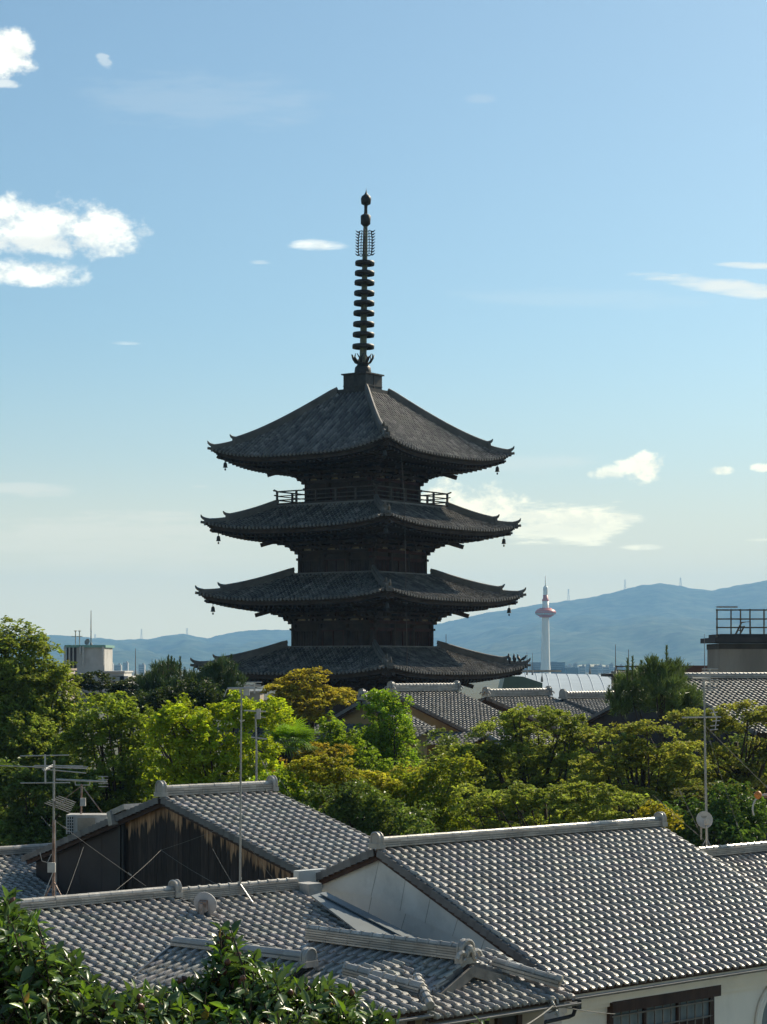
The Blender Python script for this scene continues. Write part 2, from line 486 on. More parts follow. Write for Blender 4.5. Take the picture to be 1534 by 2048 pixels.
M['town'] = mat('town_render', (.36, .35, .32), .85, 0, .02, .3)
RIDGE = [(-900, 1265), (-500, 1282), (-200, 1270), (0, 1276), (60, 1274), (115, 1274), (160, 1277), (230, 1282), (290, 1280), (330, 1272), (368, 1268), (390, 1272), (414, 1277),
         (454, 1267), (505, 1260), (576, 1259), (640, 1262), (720, 1270), (800, 1262), (876, 1247), (930, 1236), (970, 1226), (1020, 1219), (1078, 1208),
         (1110, 1205), (1140, 1200), (1180, 1196), (1215, 1187), (1250, 1178), (1285, 1170), (1318, 1167), (1350, 1170), (1390, 1178), (1425, 1181), (1460, 1174),
         (1500, 1166), (1534, 1161), (1640, 1150), (1800, 1165), (2100, 1190), (2600, 1200)]
def ridge_height(px, dist):
    xs = [p[0] for p in RIDGE]; ys = [p[1] for p in RIDGE]
    y = np.interp(px, xs, ys)
    return ZC + (HZ - y) / F * dist

def make_mountains():
    g = MB()
    pxs = np.arange(-900, 2600, 7.0)
    dist = np.concatenate([np.arange(5200, 9000, 90.0), np.array([9000, 9120, 9400, 10000, 11500])])
    pts = np.zeros((len(dist), len(pxs), 3))
    for a, px in enumerate(pxs):
        top = ridge_height(px, 9000.0)
        sx = (px - 767) / F
        for b, d in enumerate(dist):
            x, y = sx * d, d
            t = (d - 5200) / 3800.0
            if d <= 9000:
                base = top * (t ** 1.35)
                spur = fb(x / 900, y / 1500, 3, 5)
                z = base * (1 + .6 * spur * (1 - t)) + (58 * spur + 34 * fb(x / 330, y / 620, 5, 4)) * math.sin(math.pi * min(t, 1)) ** .8 + 10 * fb(x / 120, y / 150, 9, 4) * (t ** .5) * (1 if t < .97 else .4)
                z = min(z, top * (.10 + .90 * t) + 12)
                # low foothills in front of the range on the right
                z += 46 * math.exp(-((px - 1185) / 75.0) ** 2 - ((d - 5600) / 420.0) ** 2)
                z += 30 * math.exp(-((px - 1010) / 60.0) ** 2 - ((d - 5700) / 400.0) ** 2)
                if d > 8700: z += 4.0 * mnoise.noise(Vector((x / 34, y / 60, 0)))
            else:
                z = top * (1 - ((d - 9000) / 2500.0) * .8) + 4.0 * mnoise.noise(Vector((x / 34, y / 60, 0))) * (d < 9200)
            pts[b, a] = (x, y, max(z, -5) - (4 if b == 0 else 0))
    g.verts(pts.reshape(-1, 3))
    na = len(pxs)
    i = np.arange(len(dist) - 1)[:, None] * na; j = np.arange(na - 1)[None, :]
    g.quads(np.stack([i + j, i + j + 1, i + na + j + 1, i + na + j], -1).reshape(-1, 4))
    o = g.build('mountains', mat('forested_slope', (.040, .060, .030), .95, 0, .022, .75, .8, .05, .1, dirt=(.14, .15, .08), dirt_amt=.6, dirt_scale=.009), smooth=True)
    o['kind'] = 'structure'
make_mountains()

def make_haze():
    g = MB()
    g.abox((0, 5040, 265), (15000, 14080, 535))
    m = bpy.data.materials.new('haze_air'); m.use_nodes = True
    N, L = m.node_tree.nodes, m.node_tree.links
    N.remove(N['Principled BSDF'])
    pv = N.new('ShaderNodeVolumePrincipled')
    pv.inputs['Color'].default_value = (.26, .55, .92, 1)
    pv.inputs['Density'].default_value = HAZE_D
    pv.inputs['Anisotropy'].default_value = 0.1
    L.new(pv.outputs[0], N['Material Output'].inputs['Volume'])
    o = g.build('haze', m)
    o['kind'] = 'stuff'
HAZE_D = 0.00009
make_haze()

# mast towers along the ridge
for k, (px, lab, hpx) in enumerate([(1137, 'lattice mast on the mountain ridge just right of the observation tower', 24), (1250, 'lattice mast on the rising ridge left of the highest mountain top', 20),
                                    (1361, 'lattice mast on the ridge right of the highest mountain top', 18), (283, 'lattice mast on the low ridge right of the white rooftop building', 24),
                                    (374, 'lattice mast on the small hump of the low ridge left of the pagoda', 14), (190, 'short mast on the ridge just behind the white rooftop building', 12)]):
    d = 9000.0; z0 = ridge_height(px, d) - 3; X = (px - 767) / F * d; h = hpx / F * d
    t = thing('lattice_mast', lab, 'mast', (X, d, z0), 'masts along the mountain ridge')
    g = MB()
    for sx in (-1, 1):
        for sy in (-1, 1):
            g.tube([(X + sx * 4.2, d + sy * 4.2, z0), (X + sx * .7, d + sy * .7, z0 + h)], .55, 5)
    for f in np.linspace(.12, .85, 6):
        w = 4.2 - 3.5 * f; w2 = 4.2 - 3.5 * (f + .12)
        for sy in (-1, 1):
            g.bar((X - w, d + sy * w, z0 + h * f), (X + w2, d + sy * w2, z0 + h * (f + .12)), .4, .4)
    g.build('lattice', M['metal'], t)
    for f in (.72, .84, .95):
        g = MB(); g.bar((X - 5, d, z0 + h * f), (X + 5, d, z0 + h * f), .6, .6); g.build('cross_arm', M['metal'], t)

# ================================================================== observation tower
def make_tower():
    d = 2350.0; s = F / d
    X = (1091 - 767) / F * d
    def z(py): return ZC + (HZ - py) / s
    t = thing('observation_tower', 'tall white observation tower with a red rimmed lookout disc before the mountains', 'tower', (X, d, 0))
    cream = mat('tower_white', (.86, .80, .69), .55, 0, .05, .04)
    twm = mat('tower_window', (.42, .50, .55), .15, 0, .3, .5)
    red = mat('tower_red', (.58, .10, .05), .5, 0, .1, .08)
    g = MB(); g.lathe([(8.2, 0), (7.0, z(1362)), (5.9, z(1343)), (5.2, z(1325)), (4.75, z(1300)), (4.4, z(1270)), (4.1, z(1235)), (3.9, z(1220)), (3.75, z(1202)), (0, z(1202))], 40, (X, d, 0))
    g.build('shaft', cream, t, True)
    g = MB(); g.lathe([(4.1, z(1233)), (7.5, z(1232.4)), (10.6, z(1229.5)), (12.0, z(1225.5)), (12.1, z(1224.8)), (11.6, z(1222.5)), (9.8, z(1219)), (6.9, z(1217.2)), (4.0, z(1216.8))], 48, (X, d, 0))
    deck = g.build('lookout_disc', red, t, True)
    n = 36
    for row, (ra, za, rb, zb) in enumerate(((10.5, 1229.9, 12.05, 1226.2), (11.75, 1223.9, 10.0, 1219.8))):
        g = MB()
        for k in range(n):
            a0, a1 = (k + .14) * 2 * math.pi / n, (k + .86) * 2 * math.pi / n
            q = [(X + (r + .22) * math.sin(a), d - (r + .22) * math.cos(a), z(zz)) for r, zz, a in ((ra, za, a0), (ra, za, a1), (rb, zb, a1), (rb, zb, a0))]
            b = g.verts(q); g.quads([[b, b + 1, b + 2, b + 3]])
        g.build('window_band', twm, deck)
    g = MB(); g.lathe([(7.0, z(1233)), (7.6, z(1233.6)), (7.6, z(1234.4)), (4.0, z(1235))], 40, (X, d, 0)); g.build('lower_rim', red, deck, True)
    g = MB(); g.lathe([(7.1, z(1217.3)), (7.1, z(1216.2)), (4, z(1216))], 40, (X, d, 0)); g.build('upper_rim', red, deck, True)
    g = MB(); g.lathe([(3.9, z(1202.1)), (3.9, z(1199)), (3.0, z(1197.5)), (2.8, z(1190)), (0, z(1190))], 32, (X, d, 0)); g.build('red_drum', red, t, True)
    g = MB(); g.lathe([(2.75, z(1190.1)), (2.75, z(1176)), (2.1, z(1173)), (0, z(1173))], 32, (X, d, 0)); g.build('white_drum', cream, t, True)
    g = MB(); g.lathe([(1.2, z(1173.2)), (1.1, z(1171)), (.55, z(1169)), (.45, z(1152)), (0, z(1151.8))], 10, (X, d, 0)); g.build('antenna_needle', cream, t, True)
    g = MB(); g.lathe([(10, 0), (10, z(1349))], 4, (X, d, 0))
    g.build('base_block', cream, t)
make_tower()

def facade(name, label, px0, px1, py_top, d, depth, wall, cat='office block', floors=5, bays=9, glassm=None, zbot=0.0, ang=0.0):
    a = P(px0, py_top, d); b = P(px1, py_top, d)
    w = b[0] - a[0]; h = a[2] - zbot; cx = (a[0] + b[0]) / 2
    t = thing(name, label, cat, (cx, d, zbot), None)
    g = MB(); g.abox((cx, d + depth / 2, zbot + h / 2), (w, depth, h)); g.build('wall', wall, t)
    g = MB(); g.abox((cx, d + depth / 2, zbot + h + h * .01), (w * 1.01, depth * 1.01, h * .02)); g.abox((cx + w * .2, d + depth / 2, zbot + h * 1.03), (w * .2, depth * .3, h * .06)); g.build('roof', wall, t)
    k = 0
    for f in range(floors):
        zz = zbot + h * (.97 - (f + .5) * .42 / floors * 2.0)
        if zz < zbot + 1: break
        g = MB(); g.abox((cx, d - .02, zz), (w * .92, .3, h * .30 / floors)); g.build('window', glassm or M['glass'], t)
    return t
blue_glass = mat('blue_grey_facade', (.10, .17, .22), .35, .1, .1, .15)
dk_glass = mat('dark_glazing', (.06, .10, .14), .2, 0, .2, .3)
facade('office_block', 'wide blue grey block directly behind the observation tower foot', 1063, 1130, 1325, 2420, 40, blue_glass, floors=6, glassm=dk_glass)
facade('office_block', 'lower blue grey block right of the observation tower foot', 1131, 1157, 1336, 2380, 40, blue_glass, floors=5, glassm=dk_glass)

# the far edge of the town, small blocks under the hills
for px, w, py, dd in ((866, 9, 1324, 3300), (878, 12, 1327, 3000), (889, 8, 1322, 3500), (1136, 14, 1331, 3100), (1150, 9, 1327, 3400), (1164, 12, 1332, 2900), (1176, 8, 1329, 3600), (1188, 15, 1333, 2700), (1199, 9, 1330, 3300),
                      (1211, 12, 1333, 2800), (1222, 8, 1328, 3500), (1043, 12, 1329, 3200), (1052, 8, 1325, 3600), (222, 10, 1327, 3300), (236, 14, 1330, 2900), (252, 9, 1325, 3500), (284, 12, 1329, 3100), (1240, 10, 1331, 3000)):
    t = thing('town_block', 'small pale block of the distant town at the foot of the blue hills', 'building', (P(px, 1330, dd)[0], dd, 0), 'distant town blocks')
    a, b = P(px - w / 2, py, dd), P(px + w / 2, py, dd); wd_ = b[0] - a[0]; h_ = a[2]
    tone = random.uniform(.22, .5)
    g = MB(); g.abox(((a[0] + b[0]) / 2, dd, h_ / 2), (wd_, 14, h_)); g.abox(((a[0] + b[0]) / 2 + wd_ * .2, dd, h_ + 1.2), (wd_ * .3, 5, 2.4)); g.build('wall', M['town'], t)
    g = MB()
    for q in range(3): g.abox(((a[0] + b[0]) / 2, dd - 7.02, h_ - 2.5 - q * 3.4), (wd_ * .86, .2, 1.3))
    g.build('window_row', M['glass'], t)

# ================================================================== pagoda
PG = P(725.5, 1330, 152.0)
ROT = math.radians(-35.8)
PD = dict(sec=[])
def make_pagoda():
    gz = 1.8
    root = thing('pagoda', 'tall dark wooden pagoda with tiered tiled roofs and a ringed bronze spire', 'pagoda', (PG[0], PG[1], 0), rot=ROT, local=True)
    SQ = math.sqrt(.5)
    # storeys from the top: corner radius, mid-eave z, corner lift, roof top z, roof top corner radius, wall corner radius under it, wall bottom z
    S = [dict(R=11.25, zm=27.95, lift=.85, zt=33.0, rt=2.0, rw=4.15, wb=24.6),
         dict(R=11.75, zm=22.78, lift=.62, zt=24.62, rt=6.35, rw=4.65, wb=19.6),
         dict(R=12.15, zm=17.62, lift=.60, zt=19.62, rt=5.2, rw=5.14, wb=14.2),
         dict(R=12.50, zm=12.35, lift=.58, zt=14.25, rt=5.7, rw=5.6, wb=8.9),
         dict(R=12.9, zm=7.1, lift=.7, zt=8.95, rt=6.2, rw=6.1, wb=2.6)]
    tw = .34
    prof = np.array([-.5, -.30, -.20, -.08, .08, .20, .30]); ph = np.array([0, .0, .09, .13, .13, .09, .0])
    def surf(s, x, a, dz=0.0):
        aE, aT = s['R'] * SQ, s['rt'] * SQ
        t = np.clip((a - aT) / (aE - aT), 0, 1.05)
        zz = s['zt'] - (s['zt'] - s['zm']) * (.86 * t + .14 * (1 - (1 - t) ** 2))
        return zz + s['lift'] * (np.abs(x) / aE) ** 3.2 * t ** 1.5 + dz
    faces = [(V(1, 0), V(0, -1)), (V(0, 1), V(1, 0)), (V(-1, 0), V(0, 1)), (V(0, -1), V(-1, 0))]   # (along, outward)
    def to3(f, x, a, z):
        al, ou = faces[f]
        return np.stack([al[0] * x + ou[0] * a, al[1] * x + ou[1] * a, z], -1)
    for si, s in enumerate(S):
        aE, aT, aW = s['R'] * SQ, s['rt'] * SQ, s['rw'] * SQ
        zw = s['zm'] - 1.5                      # wall plate
        # ---- tile field
        g = MB()
        nr = int((aE - aT) / .34)
        for f in range(4):
            nt_ = int(2 * aE / tw); w = 2 * aE / nt_
            xs = (-aE + (np.arange(nt_)[:, None] + .5 + prof[None, :]) * w).ravel(); hs = np.tile(ph, nt_)
            xs = np.append(xs, aE); hs = np.append(hs, 0)
            a0 = np.maximum(np.abs(xs), aT)
            rows = np.linspace(0, 1, nr + 1)
            X = np.repeat(xs[None], 2 * nr, 0); A = np.zeros_like(X); DZ = np.zeros_like(X)
            for r in range(nr):
                A[2 * r] = a0 + (aE - a0) * rows[r]; A[2 * r + 1] = a0 + (aE - a0) * rows[r + 1]
                DZ[2 * r] = 0; DZ[2 * r + 1] = .035
            Z = surf(s, X, A) + DZ + hs[None]
            b = g.verts(to3(f, X, A, Z).reshape(-1, 3)); n = X.shape[1]
            i = np.arange(2 * nr - 1)[:, None] * n; j = np.arange(n - 1)[None, :]
            q = np.stack([i + j, i + n + j, i + n + j + 1, i + j + 1], -1)
            tl = .55 + .9 * rng.random((nr, nt_ + 1)) ** 1.5
            tl = tl * (.72 + .56 * rng.random(nt_ + 1))[None]
            rr = np.clip(np.arange(2 * nr - 1) // 2, 0, nr - 1); cc = np.arange(n - 1) // 7
            col = tl[rr][:, cc]
            # pan tiles between the round rows toned darker, the round rows lighter
            col = col * np.where((np.arange(n - 1) % 7 >= 1) & (np.arange(n - 1) % 7 <= 5), 1.25, .5)[None]
            g.quads(q.reshape(-1, 4) + b, np.repeat(col.reshape(-1, 1), 3, 1))
            # round end discs of the rows and the hanging lip
            for k in range(nt_):
                xc = -aE + (k + .5) * w
                zc = float(surf(s, np.array(xc), np.array(aE))) + .05
                p = to3(f, np.array(xc), np.array(aE + .02), np.array(zc))
                o3 = np.append(faces[f][1], 0)
                g.lathe([(0, .05), (.105, .05), (.115, 0), (.115, -.06)], 8, p, o3, col=(.8 + .5 * random.random(),) * 3)
        g.build('roof_tiles', M['ptile'], root)
        # ---- fascia + soffit
        g = MB()
        xs = np.linspace(-aE, aE, 41)
        for f in range(4):
            ze = surf(s, xs, np.full_like(xs, aE))
            r0 = to3(f, xs, np.full_like(xs, aE), ze + .02); r1 = to3(f, xs, np.full_like(xs, aE - .03), ze - .10)
            k2 = 1 - .25 / aE
            r2 = to3(f, xs * k2, np.full_like(xs, aE - .25), ze - .12); r3 = to3(f, xs * k2, np.full_like(xs, aE - .27), ze - .36)
            k3 = (aW + .3) / aE
            r4 = to3(f, xs * k3, np.full_like(xs, aW + .3), np.full_like(xs, zw + 1.32))
            n = len(xs); b = g.verts(np.concatenate([r0, r1, r2, r3, r4]))
            i = np.arange(4)[:, None] * n; j = np.arange(n - 1)[None, :]
            g.quads(np.stack([i + j, i + n + j, i + n + j + 1, i + j + 1], -1).reshape(-1, 4) + b)
        g.build('soffit', M['pwood'], root)
        # ---- rafters in two tiers
        g = MB()
        for f in range(4):
            o3 = np.append(faces[f][1], 0); a3 = np.append(faces[f][0], 0)
            nra = int(2 * aE / .42)
            for k in range(nra):
                x = -aE + (k + .5) * 2 * aE / nra
                ze = float(surf(s, np.array(x), np.array(aE)))
                for (a_out, a_in, dz_out, dz_in) in ((aE - .45, aE - 2.3, -.46, -.50), (aE - 1.9, aW + .6, -.66, -.72)):
                    ai = max(a_in, abs(x) * .93)
                    if a_out - ai < .25: continue
                    p0 = a3 * x + o3 * a_out + V(0, 0, ze + dz_out)
                    fr = (a_out - ai) / (aE - aW)
                    p1 = a3 * x + o3 * ai + V(0, 0, ze + dz_in + ((zw + 1.32) - (ze - .36)) * fr * .9)
                    g.bar(p0, p1, .13, .15)
        o = g.build('eave_rafters', M['pwood'], root); o['kind'] = 'stuff'
        # ---- corner beams + slanting tail rafters at corners
        for f in range(4):
            dg = nrm(np.append(faces[f][0] + faces[f][1], 0))
            zc = s['zm'] + s['lift']
            g = MB(); g.bar(dg * (s['rw'] * .9) + V(0, 0, zw + 1.2), dg * (s['R'] - .55) + V(0, 0, zc - .52), .30, .34)
            g.bar(dg * (s['R'] - 3) + V(0, 0, zc - .5), dg * (s['R'] - .25) + V(0, 0, zc - .16), .26, .2)
            g.build('corner_beam', M['pwood'], root)
            g = MB(); g.bar(dg * (s['rw'] * .9) + V(0, 0, zw + 1.2), dg * (s['R'] - 3.35) + V(0, 0, zw + 1.08), .34, .30)
            g.bar(dg * (s['rw'] * .9) + V(0, 0, zw + 1.5), dg * (s['R'] - 4.15) + V(0, 0, zw + .52), .30, .30)
            g.build('tail_beam', M['pwood'], root)
        # ---- bracket tiers
        g = MB()
        for k, (da, za, h) in enumerate(((.42, .22, .2), (.95, .52, .2), (1.5, .82, .2))):
            for f in range(4):
                a3 = np.append(faces[f][0], 0); o3 = np.append(faces[f][1], 0); a = aW + da
                g.bar(-a3 * (a + .22) + o3 * a + V(0, 0, zw + za + .12 + k * .004), a3 * (a + .22) + o3 * a + V(0, 0, zw + za + .12 + k * .004), .17, h)
                for x in np.linspace(-aW, aW, 4):
                    g.bar(a3 * x + o3 * (aW - .1) + V(0, 0, zw + za - .02), a3 * x + o3 * (a + .18) + V(0, 0, zw + za - .02), .19, .2)
                    for q in (-.42, 0, .42):
                        g.box(a3 * (x + q) + o3 * (a - .003) + V(0, 0, zw + za - .02), a3, o3, (0, 0, 1), .24, .24, .17)
                    if k == 2:
                        g.bar(a3 * x + o3 * (aW + .2) + V(0, 0, zw + 1.35), a3 * x + o3 * (aW + 2.15) + V(0, 0, zw + .72), .17, .22)
        g.build('bracket_work', M['pwood'], root)
        # ---- walls
        wb, h = s['wb'] - .4, zw - s['wb'] + .4
        g = MB()
        g.abox((0, 0, wb + (h + 1.3) / 2), (2 * aW - .1, 2 * aW - .1, h + 1.3)); wall = g.build('wall', M['pwood'], root)
        for f in range(4):
            a3 = np.append(faces[f][0], 0); o3 = np.append(faces[f][1], 0)
            for x in np.linspace(-aW, aW, 4)[:3]:
                g = MB(); p = a3 * x + o3 * aW
                g.tube([p + V(0, 0, wb), p + V(0, 0, zw + .1)], [.2, .2], 12); g.build('column', M['pwood'], root)
            g = MB()
            g.bar(-a3 * (aW + .42) + o3 * (aW + .05) + V(0, 0, zw), a3 * (aW + .42) + o3 * (aW + .05) + V(0, 0, zw), .28, .24)
            g.bar(-a3 * (aW + .3) + o3 * (aW + .02) + V(0, 0, zw - .5), a3 * (aW + .3) + o3 * (aW + .02) + V(0, 0, zw - .5), .26, .16)
            g.build('wall_plate', M['pred'] if f == 1 else M['pwood'], root)
            for k in range(3):
                x = (-1 + k) * 2 * aW / 3
                g = MB()
                zb, zt_ = s['wb'] + .15, zw - .62
                ww = 2 * aW / 3 - .5
                for sx in (-1, 1):
                    g.box(a3 * (x + sx * ww / 2) + o3 * (aW + .0) + V(0, 0, (zb + zt_) / 2), a3, o3, (0, 0, 1), .09, .1, zt_ - zb)
                for zz in (zb, zt_):
                    g.box(a3 * x + o3 * (aW + .004) + V(0, 0, zz), a3, o3, (0, 0, 1), ww + .12, .1, .09)
                if k == 1:
                    g.box(a3 * x + o3 * (aW + .0) + V(0, 0, (zb + zt_) / 2), a3, o3, (0, 0, 1), .07, .08, zt_ - zb)
                    g.build('door', M['pred'] if f < 2 else M['pwood'], root)
                else:
                    for q in np.linspace(-ww / 2, ww / 2, 9)[1:-1]:
                        g.box(a3 * (x + q) + o3 * (aW - .02) + V(0, 0, (zb + zt_) / 2), a3, o3, (0, 0, 1), .045, .05, zt_ - zb)
                    g.build('lattice_window', M['pred'] if f == 1 else M['pwood'], root)
                # pale plaster between the lowest brackets
            for k in range(3):
                x = (-1 + k) * 2 * aW / 3; ww = 2 * aW / 3
                g = MB()
                for sx in (-1, 1):
                    c = x + sx * ww * .2
                    poly = [a3 * (c + u * ww) + o3 * (aW - .046) + V(0, 0, zw + .13 + v) for u, v in ((-.16, 0), (.16, 0), (.13, .12), (.04, .26), (.03, .42), (-.03, .42), (-.04, .26), (-.13, .12))]
                    g.prism(poly, o3 * .06)
                g.build('plaster_infill', M['plaster_old'], root)
        # ---- hip ridges: long upper ridge, short lower ridge, both with curled ends
        for f in range(4):
            dg = nrm(np.append(faces[f][0] + faces[f][1], 0)); sd_ = V(-dg[1], dg[0], 0)
            aE2 = aE
            def hp(r, dz):
                a = r * SQ
                return dg * r + V(0, 0, float(surf(s, np.array(a), np.array(a))) + dz)
            Rm = s['R']; r1 = Rm - 1.75
            g = MB()
            rr = np.linspace(s['rt'] - .1, r1, 15)
            pts = np.array([hp(r, .26) for r in rr])
            for k in range(14):
                g.bar(pts[k] - V(0, 0, .06), pts[k + 1] - V(0, 0, .06), .34, .42, sd_ * 0 + V(0, 0, 1), col=(.8,) * 3)
            g.tube(pts + V(0, 0, .2), .13, 8)
            # curled end
            e = pts[-1]
            curl = [e + dg * u + V(0, 0, v) for u, v in ((-.5, .16), (-.1, .21), (.12, .26), (.27, .36), (.36, .50))]
            g.tube(curl, [.13, .15, .13, .09, .04], 8)
            g.box(e + dg * .06 - V(0, 0, .08), dg, sd_, (0, 0, 1), .16, .52, .62)
            g.lathe([(0, .1), (.2, .08), (.24, 0)], 10, e + dg * .1 + V(0, 0, .02), dg)
            g.build('hip_ridge', M['ptile'], root)
            g = MB()
            rr = np.linspace(r1 + .1, Rm - .12, 6)
            pts = np.array([hp(r, .10) for r in rr])
            for k in range(5):
                g.bar(pts[k], pts[k + 1], .28, .3)
            g.tube(pts + V(0, 0, .15), .11, 8)
            e = pts[-1]
            curl = [e + dg * u + V(0, 0, v) for u, v in ((-.4, .12), (0, .18), (.18, .26), (.31, .37), (.36, .52))]
            g.tube(curl, [.11, .13, .11, .08, .03], 8)
            g.box(e + dg * .05 - V(0, 0, .05), dg, sd_, (0, 0, 1), .14, .42, .42)
            g.tube([e - dg * .2 - V(0, 0, .1), e + dg * .38 - V(0, 0, .02)], .1, 8)
            g.build('corner_ridge', M['ptile'], root)
        # flashing row where the roof meets the storey above
        if si:
            g = MB()
            for f in range(4):
                a3 = np.append(faces[f][0], 0); o3 = np.append(faces[f][1], 0)
                g.bar(-a3 * (aT + .1) + o3 * (aT + .02) + V(0, 0, s['zt'] + .04), a3 * (aT + .1) + o3 * (aT + .02) + V(0, 0, s['zt'] + .04), .3, .22)
            g.build('roof_flashing', M['ptile'], root)
    # ---- balcony of the top storey
    rb = 6.55 * SQ; zb = 24.72
    g = MB(); g.abox((0, 0, zb + .10), (2 * rb, 2 * rb, .16)); g.abox((0, 0, zb - .08), (2 * rb - .3, 2 * rb - .3, .2)); g.build('balcony_floor', M['pwood'], root)
    for f in range(4):
        a3 = np.append(faces[f][0], 0); o3 = np.append(faces[f][1], 0); a = rb - .12
        g = MB()
        for zz, ext, th in ((.28, .1, .1), (.58, .28, .08), (.92, .35, .11)):
            n = 12
            pts = [a3 * x + o3 * a + V(0, 0, zb + .12 + zz + (.10 * max(0, (abs(x) - a) / .35) ** 1.5 if abs(x) > a else 0)) for x in np.linspace(-a - ext, a + ext, 25)]
            g.tube(pts, th / 2, 6)
        g.build('handrail', M['prail'], root)
        for x in np.linspace(-a, a, 6)[:5]:
            g = MB(); g.box(a3 * x + o3 * a + V(0, 0, zb + .58), a3, o3, (0, 0, 1), .13, .13, .92)
            g.build('rail_post', M['prail'], root)
    # stone base
    g = MB(); g.abox((0, 0, 1.1), (12, 12, 2.6)); g.abox((0, 0, .5), (13.4, 13.4, 1.0)); g.build('stone_base', M['concrete'], root)
    # ---- spire, leaning very slightly
    def zpx(py): return ZC + (HZ - py) / (F / 152.0)
    g = MB()
    z0, z1 = zpx(783), zpx(751)
    for z_, w_ in ((z0 - .3, 3.0),):
        g.abox((0, 0, z_), (w_, w_, .7))
    g.abox((0, 0, (z0 + z1) / 2), (2.05, 2.05, z1 - z0)); g.abox((0, 0, z1 + .03), (2.3, 2.3, .1))
    for f in range(4):
        a3 = np.append(faces[f][0], 0); o3 = np.append(faces[f][1], 0)
        g.box(o3 * 1.03 + V(0, 0, (z0 + z1) / 2), a3, o3, (0, 0, 1), .08, .06, z1 - z0)
        g.box(o3 * 1.03 + V(0, 0, z0 + .35), a3, o3, (0, 0, 1), 2.05, .05, .07)
    g.build('spire_box', M['bronze'], root)
    Rz = Matrix.Rotation(-ROT, 3, 'Z')
    lean = np.array(Rz @ Vector((.0185, 0, 1)))
    lean = lean / lean[2]
    zb0 = z1
    def ax(py, rad):            # lathe profile entry at a photo row
        return (rad, zpx(py) - zb0)
    base = V(0, 0, zb0)
    def spin(name, prof, m, n=20, parent=root):
        g = MB(); g.lathe([ax(p, r) for p, r in prof], n, base, lean); return g.build(name, m, parent, True)
    spin('dome', [(750.5, .62), (742, .62), (735, .58), (730, .42), (729, .2)], M['bronze'])
    sh = spin('spire_shaft', [(732, .27), (660, .25), (600, .23), (530, .2), (460, .17), (440, .14)], M['verdigris'], 14)
    # lotus cup: upturned petals
    g = MB()
    c0 = base + lean * (zpx(729) - zb0)
    for k in range(8):
        a = k * math.pi / 4; rd = V(math.cos(a), math.sin(a), 0)
        for q in (-.12, .12):
            sdv = V(-math.sin(a), math.cos(a), 0) * q
            g.tube([c0 + rd * .25 + sdv, c0 + rd * .55 + sdv * 1.5 + V(0, 0, .15), c0 + rd * .72 + sdv * 1.8 + V(0, 0, .42), c0 + rd * .84 + sdv * .6 + V(0, 0, .72)], [.06, .07, .06, .03], 6)
    g.lathe([(.3, -.1), (.55, .08), (.5, .14), (.2, .1)], 16, c0, lean)
    g.build('lotus_cup', M['bronze'], root, True)
    for k, py in enumerate((692.7, 669, 648, 626, 606, 586, 565, 546, 526)):
        r = .81 - .012 * k
        g = MB()
        cz = zpx(py) - zb0
        g.lathe([(r - .10, cz - .15), (r, cz - .17), (r + .02, cz + .02), (r - .02, cz + .13), (r - .12, cz + .15), (r - .10, cz - .15)], 24, base, lean)
        for j in range(8):
            a = j * math.pi / 4 + .2; rd = V(math.cos(a), math.sin(a), 0)
            c = base + lean * (cz + .04)
            g.bar(c + rd * .18, c + rd * (r - .06), .1, .16)
        g.lathe([(.24, cz - .1), (.33, cz - .06), (.33, cz + .14), (.24, cz + .18)], 12, base, lean)
        g.build('spire_ring', M['bronze'], root, True)
    # openwork flame: four panels of curling tongues
    zt0, zt1 = zpx(512) - zb0, zpx(460) - zb0
    for k in range(4):
        a = k * math.pi / 2 + .5; rd = V(math.cos(a), math.sin(a), 0)
        g = MB()
        c = lambda u, h: base + lean * (zt0 + h * (zt1 - zt0)) + rd * u
        g.tube([c(.16, .02), c(.3, 0), c(.46, .03), c(.52, .3), c(.51, .7), c(.42, .97)], .045, 5)
        g.tube([c(.2, .05), c(.30, .1), c(.31, .5), c(.26, .95)], .03, 5)
        for h in np.linspace(.03, .92, 9):
            g.tube([c(.48, h), c(.60, h + .015), c(.74, h + .075)], [.065, .055, .015], 5)
            g.tube([c(.16, h + .03), c(.30, h + .06), c(.5, h + .02)], .03, 4)
        g.build('flame_panel', M['bronze'], root)
    spin('jewel_wheel', [(453, .16), (448, .36), (432, .38), (430, .3), (428, .16)], M['bronze'])
    spin('spire_rod', [(446, .17), (418, .12), (408, .14)], M['bronze'], 10)
    spin('flaming_jewel', [(410, .2), (408, .34), (398, .39), (393, .33), (389, .14), (385, .06), (380, .02)], M['bronze'])
    g = MB(); g.lathe([(.02, zpx(386) - zb0), (.012, zpx(376) - zb0), (0, zpx(376) - zb0)], 6, base, lean); g.build('lightning_rod', M['metal'], root)
    # lightning conductor cable hanging down the right-hand face
    g = MB()
    s0 = S[0]
    fx = 1
    pts = []
    for z_, a_, x_ in ((27.55, 7.75, -6.0), (24, 8.1, -6.1), (21, 8.2, -6.15), (17, 8.3, -6.2), (13.2, 8.45, -6.3), (9, 8.5, -6.3), (2.2, 8.6, -6.3)):
        pts.append(to3(1, np.array(x_), np.array(a_), np.array(z_)))
    g.tube(np.array(pts), .022, 5); g.build('lightning_cable', M['bronze'], root)
    PD['S'] = S; PD['faces'] = faces; PD['root'] = root
make_pagoda()

def pag_world(p):
    c, s = math.cos(ROT), math.sin(ROT)
    return V(PG[0] + c * p[0] - s * p[1], PG[1] + s * p[0] + c * p[1], p[2])

